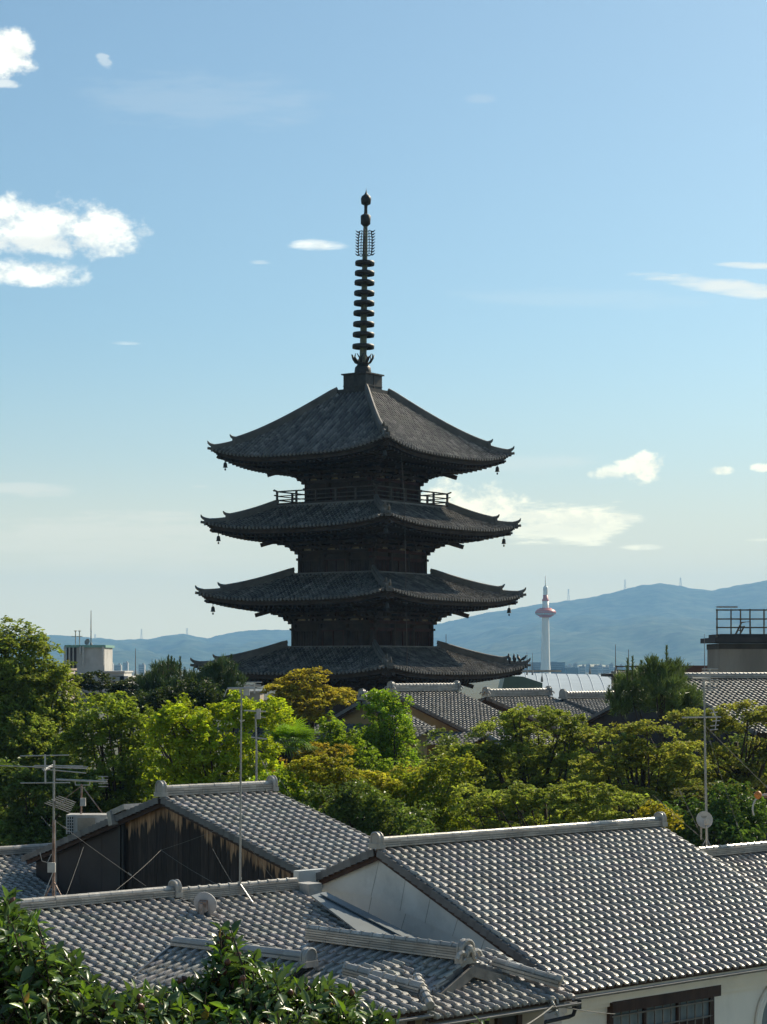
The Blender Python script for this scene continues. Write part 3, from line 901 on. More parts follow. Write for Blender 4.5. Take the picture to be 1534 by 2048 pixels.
# wind bells hanging from the eave corners
BELL = None
SQ = math.sqrt(.5)
for si, rn in enumerate(('topmost', 'second', 'third')):
    s = PD['S'][si]
    for cx, cy, cn in ((-1, -1, 'left'), (1, 1, 'right'), (1, -1, 'near')):
        dg = V(cx * SQ, cy * SQ, 0)
        top = pag_world(dg * (s['R'] - 1.05) + V(0, 0, s['zm'] + s['lift'] - .62))
        lab = f'small bronze wind bell under the {cn} corner of the {rn} pagoda roof'
        if BELL is None:
            t = thing('wind_bell', lab, 'bell', top, 'wind bells of the pagoda eaves')
            g = MB(); g.tube([top, top - V(0, 0, .32)], .025, 5); g.build('hanger', M['bronze'], t)
            g = MB(); g.lathe([(.03, -.30), (.09, -.33), (.13, -.42), (.145, -.60), (.17, -.68), (.185, -.70), (.15, -.70), (.1, -.5)], 12, top); g.build('bell_body', M['bronze'], t, True)
            g = MB(); g.tube([top - V(0, 0, .5), top - V(0, 0, .78)], .012, 4); g.abox(top - V(0, 0, .84), (.12, .015, .14)); g.build('clapper', M['bronze'], t)
            BELL = t
        else:
            t = BELL.copy(); C.objects.link(t); t.location = top; t['label'] = lab
            for ch in list(BELL.children):
                c = ch.copy(); C.objects.link(c); c.parent = t

# crows on the lowest visible roof corner
feather = mat('black_feather', (.012, .012, .014), .5, 0, 20, .2)
beakm = mat('dark_beak', (.02, .02, .02), .4, 0, 20, .2)
def crow(pos, yaw, lab, pitch=0.35, head=0.0):
    t = thing('crow', lab, 'crow', pos, 'crows on the pagoda roof corner')
    fw = V(math.cos(yaw), math.sin(yaw), 0); sdv = V(-math.sin(yaw), math.cos(yaw), 0); up = V(0, 0, 1)
    c, s = math.cos(pitch), math.sin(pitch)
    def q(u, h): return np.asarray(pos, float) + fw * (u * c - (h - .2) * s) + up * (.2 + u * s + (h - .2) * c)
    g = MB()
    sp = [(-.34, .12, .03), (-.22, .15, .055), (-.1, .19, .095), (.02, .22, .115), (.12, .25, .095), (.18, .30, .06), (.215, .345, .058), (.25, .355, .045), (.275, .35, .02)]
    g.tube([q(a, b) for a, b, r in sp], [r for a, b, r in sp], 10)
    for k in (-1, 1):   # folded wings
        w = [q(.1, .27) + sdv * .07 * k, q(-.05, .24) + sdv * .115 * k, q(-.2, .18) + sdv * .08 * k, q(-.36, .11) + sdv * .03 * k]
        g.tube(w, [.03, .05, .035, .01], 6)
    b = g.verts([q(-.25, .16) + sdv * .05, q(-.25, .16) - sdv * .05, q(-.47, .06) - sdv * .06, q(-.47, .06) + sdv * .06, q(-.25, .13) + sdv * .05, q(-.25, .13) - sdv * .05, q(-.47, .045) - sdv * .06, q(-.47, .045) + sdv * .06])
    g.quads(np.array([[0, 1, 2, 3], [7, 6, 5, 4], [0, 3, 7, 4], [1, 5, 6, 2], [2, 6, 7, 3]]) + b)
    g.build('body', feather, t, True)
    g = MB(); g.tube([q(.265, .352), q(.33, .345), q(.36, .33)], [.022, .015, .004], 6); g.build('beak', beakm, t)
    g = MB()
    for k in (-1, 1):
        f0 = np.asarray(pos, float) + sdv * .05 * k
        g.tube([q(-.02, .14) + sdv * .05 * k, f0 + up * .02 + fw * .01], .012, 5)
        for a in (-.5, 0, .5): g.tube([f0 + up * .012, f0 + up * .005 + (fw * math.cos(a) + sdv * math.sin(a)) * .07], .008, 4)
    g.build('feet', beakm, t)
s4 = PD['S'][3]
def ridge_top(u):
    dg = V(SQ, SQ, 0); r = s4['R'] - u
    a = r * SQ; aE, aT = s4['R'] * SQ, s4['rt'] * SQ
    tt = (a - aT) / (aE - aT)
    z = s4['zt'] - (s4['zt'] - s4['zm']) * (.86 * tt + .14 * (1 - (1 - tt) ** 2)) + s4['lift'] * (a / aE) ** 3.2 * tt ** 1.5
    return pag_world(dg * r + V(0, 0, z + .36))
crow(ridge_top(1.42), 2.2, 'black crow standing upright on the pagoda eave, furthest from the tip', .9)
crow(ridge_top(1.02), 2.0, 'slim black crow upright on the pagoda eave, second from the ridge curl', 1.0)
crow(ridge_top(.66), 2.9, 'black crow leaning back with its head to the left on the pagoda eave', .75)
crow(ridge_top(.27), .2, 'hunched black crow beside the curled tile at the very eave tip', .3)

# ================================================================== tiled houses
M['clad'] = mat('pale_grey_cladding', (.60, .61, .59), .5, .15, 1.0, .07, .05, 20, .45, tint=True, dirt=(.22, .24, .24), dirt_amt=.35, dirt_scale=.7)
UP = V(0, 0, 1)
def axes(a, t):
    a = math.radians(a)
    u = V(math.cos(a), math.sin(a), 0); vh = V(math.sin(a), -math.cos(a), 0)
    return u, vh, nrm(vh - UP * t)

PU = np.array([0, .012, .05, .12, .20, .27, .34, .48, .66, .88, 1.0])
PH = np.array([-.050, .020, .038, .046, .042, .026, .004, -.010, -.014, -.012, -.050])

def tile_field(g, O, u, v, U, L, w=.27, e=.31, keep=None, amp=1.0, bow=0.0, tone=(.86, .28)):
    """overlapping curved tiles; O top-left corner, u along the ridge, v down the slope"""
    n = np.cross(u, v); n = n if n[2] > 0 else -n
    nu = max(1, int(round(U / w))); w = U / nu; nv = max(1, int(round(L / e))); e = L / nv
    jj, ii = np.meshgrid(np.arange(nv), np.arange(nu), indexing='ij')
    ii, jj = ii.ravel(), jj.ravel()
    if keep is not None:
        k = keep((ii + .5) * w, (jj + .5) * e); ii, jj = ii[k], jj[k]
    m = len(ii); p = len(PU)
    ju, jv = rng.normal(0, .004, m), rng.normal(0, .005, m); tilt = rng.normal(0, .006, m)
    def ring(s, lift, sink=0.0):
        su = (ii[:, None] + PU[None] * 1.0) * w + ju[:, None]
        sv = np.broadcast_to((s + jv)[:, None], su.shape)
        h = PH[None] * amp + lift + tilt[:, None] * (PU[None] - .5) - sink
        h = h + bow * np.sin(np.clip(sv / L, 0, 1) * math.pi)
        # the front edge of a tile dips slightly at its pan
        return O + su[..., None] * u + sv[..., None] * v + h[..., None] * n
    top = ring(jj * e - .02, .000); mid = ring((jj + .5) * e, .026); shl = ring((jj + 1) * e - .045, .050); bot = ring((jj + 1) * e + .016, .038); lip = ring((jj + 1) * e + .006, .038, .050)
    b = g.verts(np.stack([top, mid, shl, bot, bot, lip], 1).reshape(-1, 3))
    base = (np.arange(m) * 6 * p)[:, None, None]
    i = np.array([0, 1, 2, 4])[None, :, None] * p; j = np.arange(p - 1)[None, None, :]
    q = np.stack([base + i + j, base + i + p + j, base + i + p + j + 1, base + i + j + 1], -1)
    tn = tone[0] + tone[1] * rng.random(m)
    hue = 1 + rng.normal(0, .02, (m, 3))
    col = np.repeat((tn[:, None] * hue)[:, None, :], 4 * (p - 1), 1).reshape(-1, 3)
    g.quads(q.reshape(-1, 4) + b, col)

def ridge_cap(g, p0, p1, width=.30, height=.26, rad=.10, layers=4, ribs=True, step=.30, n=10):
    p0, p1 = np.asarray(p0, float), np.asarray(p1, float)
    d = nrm(p1 - p0); s = nrm(np.cross(d, UP)); up = np.cross(s, d); L = np.linalg.norm(p1 - p0)
    lh = height / layers
    for k in range(layers):
        wd = width * (1 - .07 * k) + (.03 if k == layers - 1 else 0)
        k0 = 0
        nb = max(1, int(L / .6))
        for q in range(nb):
            a, b = p0 + d * L * q / nb, p0 + d * (L * (q + 1) / nb - .006)
            c = (a + b) / 2 + up * (lh * (k + .5))
            t = .8 + .4 * random.random()
            g.box(c, d, s, up, np.linalg.norm(b - a), wd, lh * .72, (t, t, t))
            g.box(c, d, s, up, np.linalg.norm(b - a) + .003, wd - .05, lh * 1.0, (.4, .4, .4))
    top = up * (height + rad * .15)
    nt = max(1, int(round(L / step)))
    for q in range(nt):
        a, b = p0 + d * L * q / nt + top, p0 + d * L * (q + 1) / nt + top
        t = .85 + .4 * random.random()
        rr = 1 + random.uniform(-.03, .03)
        g.tube([a, b], [rad * rr, rad * rr * .96], n, True, (t, t, t))
        if ribs:
            g.tube([a - d * .02, a + d * .035], [rad * 1.24, rad * 1.24], n, True, (t, t, t))

def ridge_end(g, p, d, w=.42, h=.5, th=.12, ornate=False):
    """arched end tile standing on p, facing along d"""
    d = nrm(d); s = nrm(np.cross(d, UP))
    def arch(w, h, y0=0.0):
        pts = [p + s * (-w / 2) + UP * y0, p + s * (w / 2) + UP * y0]
        for a in np.linspace(0, math.pi, 13):
            pts.append(p + s * (w / 2 * math.cos(a)) + UP * (h - w / 2 + w / 2 * math.sin(a)))
        return pts
    g.prism(arch(w, h), d * th)
    # raised border round a sunk field
    outer = [q + d * th for q in arch(w, h)][2:]; pts = [outer[0] - UP * (h - w / 2)] + outer + [outer[-1] - UP * (h - w / 2)]
    g.tube(np.array(pts), .03, 6)
    outer = [q for q in arch(w, h)][2:]; pts = [outer[0] - UP * (h - w / 2)] + outer + [outer[-1] - UP * (h - w / 2)]
    g.tube(np.array(pts), .025, 6)
    g.bar(p + d * th * .5 + s * (-w * .62) + UP * .05, p + d * th * .5 + s * (w * .62) + UP * .05, th + .08, .12)
    if ornate:
        for k in (-1, 1):
            c = p + d * (th + .03) + s * k * w * .55 + UP * h * .25
            sp = [c + s * k * (.16 - .016 * q) * math.cos(q * .62) * 1.0 + UP * (.16 - .016 * q) * math.sin(q * .62) for q in range(9)]
            g.tube(np.array(sp), .045, 6)
            sp = [p + d * (th + .05) + s * k * (.05 + .012 * q) + UP * (h * .45 + .05 * math.sin(q * .9)) for q in range(7)]
            g.tube(np.array(sp), .05, 6)
        g.lathe([(0, .1), (.06, .09), (.085, .04), (.085, 0)], 12, p + d * (th + .01) + UP * h * .62, d)

def verge_tiles(g, p0, p1, n_, wd=.11, th=.06, e=.235, out=None):
    """stepped edge tiles along a gable; n_ is the roof normal, out points away from the roof"""
    p0, p1 = np.asarray(p0, float), np.asarray(p1, float)
    L = np.linalg.norm(p1 - p0); d = (p1 - p0) / L; s = nrm(np.cross(d, n_))
    k = max(1, int(round(L / e)))
    for q in range(k):
        a, b = p0 + d * L * q / k, p0 + d * (L * (q + 1) / k + .02)
        t = .8 + .35 * random.random()
        c = (a + b) / 2
        dd = nrm(b - a + n_ * .035)
        nn = np.cross(s, dd); nn = nn if nn[2] > 0 else -nn
        o = out if out is not None else s
        g.box(c + o * .03 + n_ * .012, dd, o, nn, L / k + .03, .07, .05, (t, t, t))
        g.box(c + o * .05 - n_ * .075, dd, o, nn, L / k + .02, .03, .14, (t * .9,) * 3)

def gutter(g, p0, p1, r=.06):
    p0, p1 = np.asarray(p0, float), np.asarray(p1, float)
    d = nrm(p1 - p0); s = nrm(np.cross(d, UP)); n = 9
    an = np.linspace(math.pi, 2 * math.pi, n)
    prof = [s * r * math.cos(a) + UP * r * math.sin(a) for a in an] + [s * (r - .008) * math.cos(a) + UP * (r - .008) * math.sin(a) for a in an[::-1]]
    vs = [p0 + q for q in prof] + [p1 + q for q in prof]; m = len(prof)
    b = g.verts(vs); k = np.arange(m); k2 = (k + 1) % m
    g.quads(np.stack([k, k2, k2 + m, k + m], -1) + b)
    g.tube([p0 + s * r, p1 + s * r], .012, 6); g.tube([p0 - s * r, p1 - s * r], .012, 6)

def house(name, label, apex, a, tf, runf, U, tb=None, runb=None, cat='house', group=None, zb=0.0, tile='tile', wallm='white_wall', inset=.22, w=.27, e=.31,
          ridge=None, ends=(True, True), keep=None, bow=0.0, ribs=True, eave_in=.55, gable_wall=True, ornate=False, verges=(True, True), tone=(.86, .28)):
    """gabled tiled house. apex: left end of the ridge on the front roof plane"""
    apex = np.asarray(apex, float)
    u, vh, v = axes(a, tf); tb = tb or tf; runb = runb or runf
    vb = nrm(-vh - UP * tb)
    L = runf * math.sqrt(1 + tf * tf); Lb = runb * math.sqrt(1 + tb * tb)
    n = np.cross(u, v); n = n if n[2] > 0 else -n
    nb = np.cross(u, vb); nb = nb if nb[2] > 0 else -nb
    t = thing(name, label, cat, (apex[0] + u[0] * U / 2, apex[1] + u[1] * U / 2, zb), group)
    g = MB(); tile_field(g, apex, u, v, U, L, w, e, keep, bow=bow, tone=tone)
    rf = g.build('roof_tiles', M[tile], t, True)
    me = rf.data
    # back slope, boards under the tiles
    g = MB(); tile_field(g, apex + u * U, -u, vb, U, Lb, w, e, tone=tone); g.build('back_roof_tiles', M[tile], t, True)
    g = MB()
    g.prism([apex - n * .03, apex + u * U - n * .03, apex + u * U + v * (L - .06) - n * .03, apex + v * (L - .06) - n * .03], -n * .10)
    g.prism([apex - nb * .034, apex + u * U - nb * .034, apex + u * U + vb * (Lb - .06) - nb * .034, apex + vb * (Lb - .06) - nb * .034], -nb * .10)
    g.build('roof_boards', M['wood'], t)
    r = dict(width=.32, height=.26, rad=.10, layers=4); r.update(ridge or {})
    g = MB(); ridge_cap(g, apex + u * .05 + UP * .03, apex + u * (U - .05) + UP * .03, ribs=ribs, **r); g.build('ridge', M['ridge'], t, False)
    hh = r['height'] + r['rad'] * 2 + .05
    for k, (p, d) in enumerate(((apex + u * .06, -u), (apex + u * (U - .06), u))):
        if ends[k]:
            g = MB(); ridge_end(g, p + UP * .02, d, w=r['width'] + .02, h=hh, ornate=ornate); g.build('ridge_end_tile', M['ridge'], t)
    for k, (p, o) in enumerate(((apex, -u), (apex + u * U, u))):
        if verges[k]:
            g = MB(); verge_tiles(g, p + v * .1, p + v * L, n, out=o); g.build('verge', M['verge'], t)
            g = MB(); verge_tiles(g, p + vb * .1, p + vb * Lb, nb, out=o); g.build('verge', M['verge'], t)
            g = MB()
            for vv, LL, nn in ((v, L, n), (vb, Lb, nb)):
                g.bar(p - o * .06 - nn * .16, p - o * .06 + vv * (LL - .1) - nn * .16, .04, .2, nn)
            g.build('bargeboard', M['wood'], t)
    # walls
    if gable_wall:
        g = MB()
        p0 = apex + u * inset
        pf = vh * (runf - eave_in); pb = -vh * (runb - eave_in)
        prof = [p0 - UP * .14, p0 + pf - UP * (tf * (runf - eave_in) + .14), V(*(p0 + pf)[:2], zb), V(*(p0 + pb)[:2], zb), p0 + pb - UP * (tb * (runb - eave_in) + .14)]
        g.prism(prof, u * (U - 2 * inset))
        g.build('wall', M[wallm], t)
    PD['last'] = dict(t=t, u=u, vh=vh, v=v, n=n, L=L, U=U, apex=apex, vb=vb, nb=nb, Lb=Lb)
    return t, PD['last']

# ---------------------------------------------------------------- big grey clad house on the right
A0 = V(-.158, 49.92, 8.53)
tA, hA = house('tiled_house', 'large house with a broad silver tile roof, pale grey gable cladding and white front wall', A0, 41, .4156, 6.52, 10.34, .356, 2.494,
               wallm='white_wall', ribs=False, bow=.05, ridge=dict(width=.30, height=.16, rad=.08, layers=3), eave_in=.5)
u, vh = hA['u'], hA['vh']
pl = A0 + u * .16                              # plane of the upper gable cladding
g = MB()
outl = [(757, 1712), (1122, 1983), (1075, 1956), (905, 1872), (742, 1794), (640, 1778), (634, 1762)]
poly = [hit(x, y, pl, -u) for x, y in outl]
g.prism(poly, u * .05)
for x0, y0, x1, y1 in ((760, 1714, 742, 1793), (812, 1752, 800, 1822), (862, 1789, 850, 1846), (918, 1830, 905, 1872), (972, 1869, 962, 1900), (1028, 1912, 1022, 1931)):
    a, b = hit(x0, y0, pl - u * .002, -u), hit(x1, y1, pl - u * .002, -u)
    g.bar(a, b, .012, .006, u, (.45, .45, .45))
g.build('upper_cladding', M['clad'], tA)
g = MB()
low = A0 + u * .20
outl = [(632, 1770), (742, 1788), (905, 1866), (1110, 1968), (1118, 2040), (640, 2040)]
poly = [hit(x, y, low, -u) for x, y in outl]
g.prism(poly, u * .015)
for x0, y0, x1, y1 in ((744, 1790, 736, 1830), (812, 1826, 800, 1866)):
    g.bar(hit(x0, y0, low - u * .002, -u), hit(x1, y1, low - u * .002, -u), .012, .006, u, (.4, .4, .4))
g.build('lower_cladding', M['clad'], tA)
# sheet metal flashing that lies along the wall over the neighbour's tiles
# (front roof plane of the long house, defined below)
uC, vhC, vC = axes(41, .25)
C0 = P(24, 1833, 45.0) - uC * 1.6
nC = np.cross(uC, vC); nC = nC if nC[2] > 0 else -nC
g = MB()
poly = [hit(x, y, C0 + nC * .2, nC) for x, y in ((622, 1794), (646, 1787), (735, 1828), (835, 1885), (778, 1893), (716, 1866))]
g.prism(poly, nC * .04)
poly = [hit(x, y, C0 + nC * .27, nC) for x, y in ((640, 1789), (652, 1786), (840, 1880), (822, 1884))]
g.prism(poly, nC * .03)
g.build('sheet_flashing', mat('shade_toned_sheet_metal', (.15, .17, .18), .5, .2, 1.0, .1), tA)  # sheet colour darkened to stand in for the shadow of the gable
g = MB()
c = P(617, 1778, 50.2)
g.box(c, u, vh, UP, .42, .5, .3)
g.build('flashing_cap', M['white_metal'], tA)
g = MB(); g.box(P(620, 1760, 51.6), u, vh, UP, .9, .2, .52)
g.build('back_wall_return', M['clad'], tA)
# front: gutter, cornice, window, arch
E0 = A0 + hA['v'] * hA['L']
g = MB(); gutter(g, E0 + vh * .05 - UP * .13, E0 + vh * .05 + u * 10.3 - UP * .13, .055); g.build('gutter', M['gutter'], tA)
wp = A0 + vh * (6.52 - .5)                       # front wall plane
zt = E0[2] - .06
g = MB()
for k, (dz, h, o) in enumerate(((.13, .20, .34), (.31, .13, .25), (.43, .10, .17), (.55, .12, .09))):
    g.bar(V(*(wp + vh * (o / 2 - .02))[:2], zt - dz) + u * .24, V(*(wp + vh * (o / 2 - .02))[:2], zt - dz) + u * 10.1, o, h)
g.build('cornice', M['white_wall'], tA)
def fw(px, py, off=0.0):
    return hit(px, py, wp + vh * off, vh)
w0, w1 = fw(1217, 2014), fw(1419, 1986)
lin0, lin1 = fw(1205, 2012), fw(1430, 1979)
zl = (lin0[2] + lin1[2]) / 2
wl, wr = np.dot(w0 - wp, u), np.dot(w1 - wp, u)
def wpt(s, z, o=0.0):
    q = wp + u * s + vh * o
    return V(q[0], q[1], z)
win = MB()
zs0, zs1 = zl - 2.1, zl - .1
for s in (wl, wr): win.bar(wpt(s, zs0, .05), wpt(s, zs1, .05), .12, .1, vh)
win.bar(wpt(wl, zs0, .053), wpt(wr, zs0, .053), .12, .12)
for f in (.33, .66): win.bar(wpt(wl + (wr - wl) * f, zs0, .046), wpt(wl + (wr - wl) * f, zs1, .046), .1, .09, vh)
wo = win.build('window', M['wood'], tA)
g = MB(); g.bar(wpt(wl - .12, zl, .12), wpt(wr + .14, zl, .12), .24, .26); g.build('lintel', M['wood'], wo)
g = MB(); g.bar(wpt(wl, (zs0 + zs1) / 2, .012), wpt(wr, (zs0 + zs1) / 2, .012), .016, zs1 - zs0); g.build('pane', M['glass'], wo)
g = MB()
for s in np.linspace(wl + .05, wr - .05, 13): g.bar(wpt(s, zs0, .082), wpt(s, zs1 - .03, .082), .022, .03, vh)
g.bar(wpt(wl, zs1 - .14, .10), wpt(wr, zs1 - .14, .10), .04, .035); g.bar(wpt(wl, zs1 - .5, .085), wpt(wr, zs1 - .5, .085), .03, .03)
g.build('lattice', M['post'], wo)
g = MB()
for s in np.linspace(wl, wr, 5)[1:-1]:
    for k in (-1, 1): g.bar(wpt(s + k * .22, zs1 - 1.3, .04), wpt(s, zs1 - .55, .04), .02, .02)
g.bar(wpt(wl, zs1 - 1.0, .022), wpt(wr, zs1 - 1.0, .022), .012, .9, UP, (1, 1, 1)); g.build('curtain', M['wood'], wo)
# arched window at the frame's edge
ac = np.dot(fw(1557, 2046) - wp, u); az0 = fw(1557, 2046)[2]; ar = .92
arch = MB()
def archpts(r, o, n=20):
    return [wpt(ac + r * math.cos(a), az0 + r * 1.15 * math.sin(a), o) for a in np.linspace(0, math.pi, n)]
pts = [wpt(ac + ar, az0 - 1.2, .05)] + archpts(ar, .05) + [wpt(ac - ar, az0 - 1.2, .05)]
arch.tube(np.array(pts), .045, 8)
pts = [wpt(ac + ar - .1, az0 - 1.2, .02)] + archpts(ar - .1, .02) + [wpt(ac - ar + .1, az0 - 1.2, .02)]
arch.tube(np.array(pts), .09, 8)
ao = arch.build('arched_window', M['white_wall'], tA, True)
g = MB(); g.prism([wpt(ac + ar - .16, az0 - 1.2, .02)] + archpts(ar - .16, .02) + [wpt(ac - ar + .16, az0 - 1.2, .02)], vh * .012); g.build('pane', M['glass'], ao)
g = MB(); g.bar(wpt(ac - .28, az0 - 1.2, .045), wpt(ac - .28, az0 + .5, .045), .03, .03, vh); g.bar(wpt(ac + .2, az0 - 1.2, .045), wpt(ac + .2, az0 + .5, .045), .03, .03, vh); g.build('mullion', M['black_metal'], ao)
# downpipe
g = MB()
q0 = E0 + vh * .05 + u * .12 - UP * .18
g.box(q0 - UP * .1, u, vh, UP, .16, .14, .2)
g.tube([q0 - UP * .1, q0 - UP * .34 - vh * .1, q0 - UP * .38 - vh * .15 - u * .1, q0 - UP * .42 - vh * .2 - u * .75, q0 - UP * .5 - vh * .25 - u * .85, q0 - UP * 5.2 - vh * .25 - u * .85], .045, 8)
g.build('downpipe', M['black_metal'], tA)

# ---------------------------------------------------------------- dark timber house
def wear_mat():
    m, nt, N, L, b = mat_new('burnt_timber_boards')
    at = N.new('ShaderNodeAttribute'); at.attribute_name = 'tint'
    uv = N.new('ShaderNodeUVMap'); uv.uv_map = 'wear'
    sep = N.new('ShaderNodeSeparateXYZ'); L.new(uv.outputs[0], sep.inputs[0])
    mp = N.new('ShaderNodeMapping'); mp.inputs['Scale'].default_value = (9, 1.1, 1); L.new(uv.outputs[0], mp.inputs[0])
    nz = N.new('ShaderNodeTexNoise'); nz.inputs['Scale'].default_value = 1.0; nz.inputs['Detail'].default_value = 5; L.new(mp.outputs[0], nz.inputs['Vector'])
    def mth(op, a, c):
        n = N.new('ShaderNodeMath'); n.operation = op
        for i, s in enumerate((a, c)):
            if isinstance(s, (int, float)): n.inputs[i].default_value = s
            else: L.new(s, n.inputs[i])
        return n.outputs[0]
    reach = mth('ADD', mth('MULTIPLY', mth('SUBTRACT', nz.outputs['Fac'], .28), 1.5), mth('MULTIPLY', mth('SUBTRACT', at.outputs['Fac'], 1.0), .5))
    dif = mth('SUBTRACT', reach, sep.outputs[1])
    mr = N.new('ShaderNodeMapRange'); mr.interpolation_type = 'SMOOTHSTEP'; mr.inputs['From Min'].default_value = -.05; mr.inputs['From Max'].default_value = .16
    L.new(dif, mr.inputs['Value'])
    mp2 = N.new('ShaderNodeMapping'); mp2.inputs['Scale'].default_value = (30, 1.5, 1); L.new(uv.outputs[0], mp2.inputs[0])
    n2 = N.new('ShaderNodeTexNoise'); n2.inputs['Scale'].default_value = 1.0; n2.inputs['Detail'].default_value = 6; L.new(mp2.outputs[0], n2.inputs['Vector'])
    cr = N.new('ShaderNodeValToRGB'); e = cr.color_ramp.elements
    e[0].position, e[0].color = .3, (.014, .011, .010, 1); e[1].position, e[1].color = .74, (.060, .042, .033, 1)
    L.new(n2.outputs['Fac'], cr.inputs[0])
    c2 = N.new('ShaderNodeValToRGB'); e = c2.color_ramp.elements
    e[0].position, e[0].color = .3, (.13, .062, .032, 1); e[1].position, e[1].color = .7, (.43, .27, .15, 1)
    L.new(n2.outputs['Fac'], c2.inputs[0])
    mx = N.new('ShaderNodeMix'); mx.data_type = 'RGBA'; L.new(mr.outputs[0], mx.inputs[0]); L.new(cr.outputs[0], mx.inputs[6]); L.new(c2.outputs[0], mx.inputs[7])
    m2 = N.new('ShaderNodeMix'); m2.data_type = 'RGBA'; m2.blend_type = 'MULTIPLY'; m2.inputs[0].default_value = 1
    L.new(mx.outputs[2], m2.inputs[6]); L.new(at.outputs['Color'], m2.inputs[7])
    L.new(m2.outputs[2], b.inputs['Base Color']); b.inputs['Roughness'].default_value = .8; b.inputs['Specular IOR Level'].default_value = .25
    return m
B0 = P(322, 1594, 58.4)
tB, hB = house('timber_house', 'dark timber house with a gable of charred boards bleached tan under the eaves', B0, 41, .25, 8.6, 4.0, .30, 7.5,
               wallm='dark_clad', ribs=False, w=.30, e=.33, ridge=dict(width=.32, height=.20, rad=.09, layers=3), inset=.30, eave_in=.3)
u, vh = hB['u'], hB['vh']
g = MB(); uvs = []
s0, s1 = -2.35, 8.25
k = s0
while k < s1:
    wd = random.uniform(.13, .2); k2 = min(k + wd - .008, s1)
    off = B0 + u * (.26 - random.uniform(0, .012)); zb_ = B0[2] - 4.2
    def topz(s): return B0[2] - .20 - (.25 * s if s > 0 else -.30 * s)
    a, b = off + vh * k, off + vh * k2
    pts = [V(a[0], a[1], zb_), V(b[0], b[1], zb_), V(b[0], b[1], topz(k2)), V(a[0], a[1], topz(k))]
    if k < 0 < k2: pass
    t_ = random.uniform(.7, 1.5)
    b0 = g.verts(pts + [q + u * .03 for q in pts])
    g.quads(np.array([[3, 2, 1, 0], [4, 5, 6, 7], [0, 4, 7, 3], [1, 2, 6, 5], [3, 7, 6, 2]]) + b0, (t_, t_, t_))
    uv4 = [(k, topz(k) - zb_), (k2, topz(k2) - zb_), (k2, 0), (k, 0)]
    uvs += uv4 + uv4
    k += wd
g.uv = uvs
g.build('timber_gable', wear_mat(), tB)
g = MB()
pl = B0 + u * .22
def gp(s, z): q = pl + vh * s; return V(q[0], q[1], z)
zb_ = B0[2] - 5.5
g.prism([gp(-2.35, B0[2] - .92), gp(-2.35, zb_), gp(-7.1, zb_), gp(-7.1, B0[2] - .17 - .30 * 7.1)], u * .07)
for s in (-3.4, -4.6, -5.8): g.bar(gp(s, zb_), gp(s, B0[2] - .3 + .30 * s), .02, .015, u)
g.build('clad_gable', M['dark_clad'], tB)
g = MB(); g.bar(gp(-2.3, zb_) - u * .06, gp(-2.3, B0[2] - .55) - u * .06, .12, .12, u); g.tube([gp(-2.12, zb_) - u * .08, gp(-2.12, B0[2] - .8) - u * .08], .05, 8); g.build('downpipe', M['black_metal'], tB)
g = MB(); q = B0 + hB['vb'] * 2.2
g.box(q - hB['vb'] * .1 + hB['nb'] * .14 + u * .5, u, hB['vb'], hB['nb'], 1.25, .75, .16)
g.box(q + hB['vb'] * .3 - hB['nb'] * .02 + u * .1, u, hB['vb'], hB['nb'], .55, .2, .42)
g.build('roof_step', M['ridge'], tB)
g = MB(); q = B0 + hB['v'] * 7.55 - hB['n'] * .1
g.box(q - u * .05 - UP * .1, u, vh, UP, .5, .55, .34); g.build('valley_sheet', M['black_metal'], tB)

# ---------------------------------------------------------------- long low house in front of it
uC, vhC, vC = axes(41, .25)
rl = 1.6 + 4.35                                    # ridge length of the higher, left section
tC, hC = house('tiled_house', 'long low house with a smooth ridged tile roof in front of the dark timber gable', C0 + UP * .10, 41, .25, 7.2, rl, .25, 2.2,
               wallm='white_wall', ribs=False, ridge=dict(width=.30, height=.15, rad=.085, layers=3), ends=(False, True), w=.272, e=.31, verges=(False, True))
C1 = C0 + uC * (rl + .05)
tC2, hC2 = house('tiled_house', 'lower tile roofed wing with a ribbed ridge between the long house and the grey gable', C1, 41, .25, 6.4, 3.62, .25, 2.0,
                 wallm='white_wall', ridge=dict(width=.28, height=.22, rad=.062, layers=5), ends=(False, False), w=.272, e=.31, verges=(False, False))

# ---------------------------------------------------------------- small entrance house at the bottom
R0 = P(618, 1895, 42.5); R1 = P(936, 1916, 39.5); R0[2] = R1[2] = (R0[2] + R1[2]) / 2 + .03
tD = thing('entrance_house', 'small entrance house with a crested gable roof and timber bargeboards below the grey gable', 'house', (R1[0], R1[1], 0))
rd = nrm(R1 - R0); qd = V(-rd[1], rd[0], 0); qd = qd if qd[1] > 0 else -qd; Ld = np.linalg.norm(R1 - R0)
vl = nrm(-qd - UP * .46); vr = nrm(qd - UP * .30)
nl = np.cross(rd, vl); nl = nl if nl[2] > 0 else -nl
nr_ = np.cross(rd, vr); nr_ = nr_ if nr_[2] > 0 else -nr_
g = MB(); tile_field(g, R1 - rd * .0, -rd, vl, Ld, 1.62, .27, .30, tone=(.86,.28)); g.build('roof_tiles', M['tile'], tD, True)
g = MB(); tile_field(g, R0, rd, vr, Ld, 1.75, .27, .30, tone=(.86,.28)); g.build('back_roof_tiles', M['tile'], tD, True)
g = MB()
g.prism([R0 - nl * .03, R1 - nl * .03, R1 + vl * 1.6 - nl * .03, R0 + vl * 1.6 - nl * .03], -nl * .08)
g.prism([R0 - nr_ * .034, R1 - nr_ * .034, R1 + vr * 1.75 - nr_ * .034, R0 + vr * 1.75 - nr_ * .034], -nr_ * .08)
g.build('roof_boards', M['wood'], tD)
g = MB(); ridge_cap(g, R0 + UP * .03, R1 + UP * .03 - rd * .1, .26, .24, .06, 5, True, .30); g.build('ridge', M['ridge'], tD)
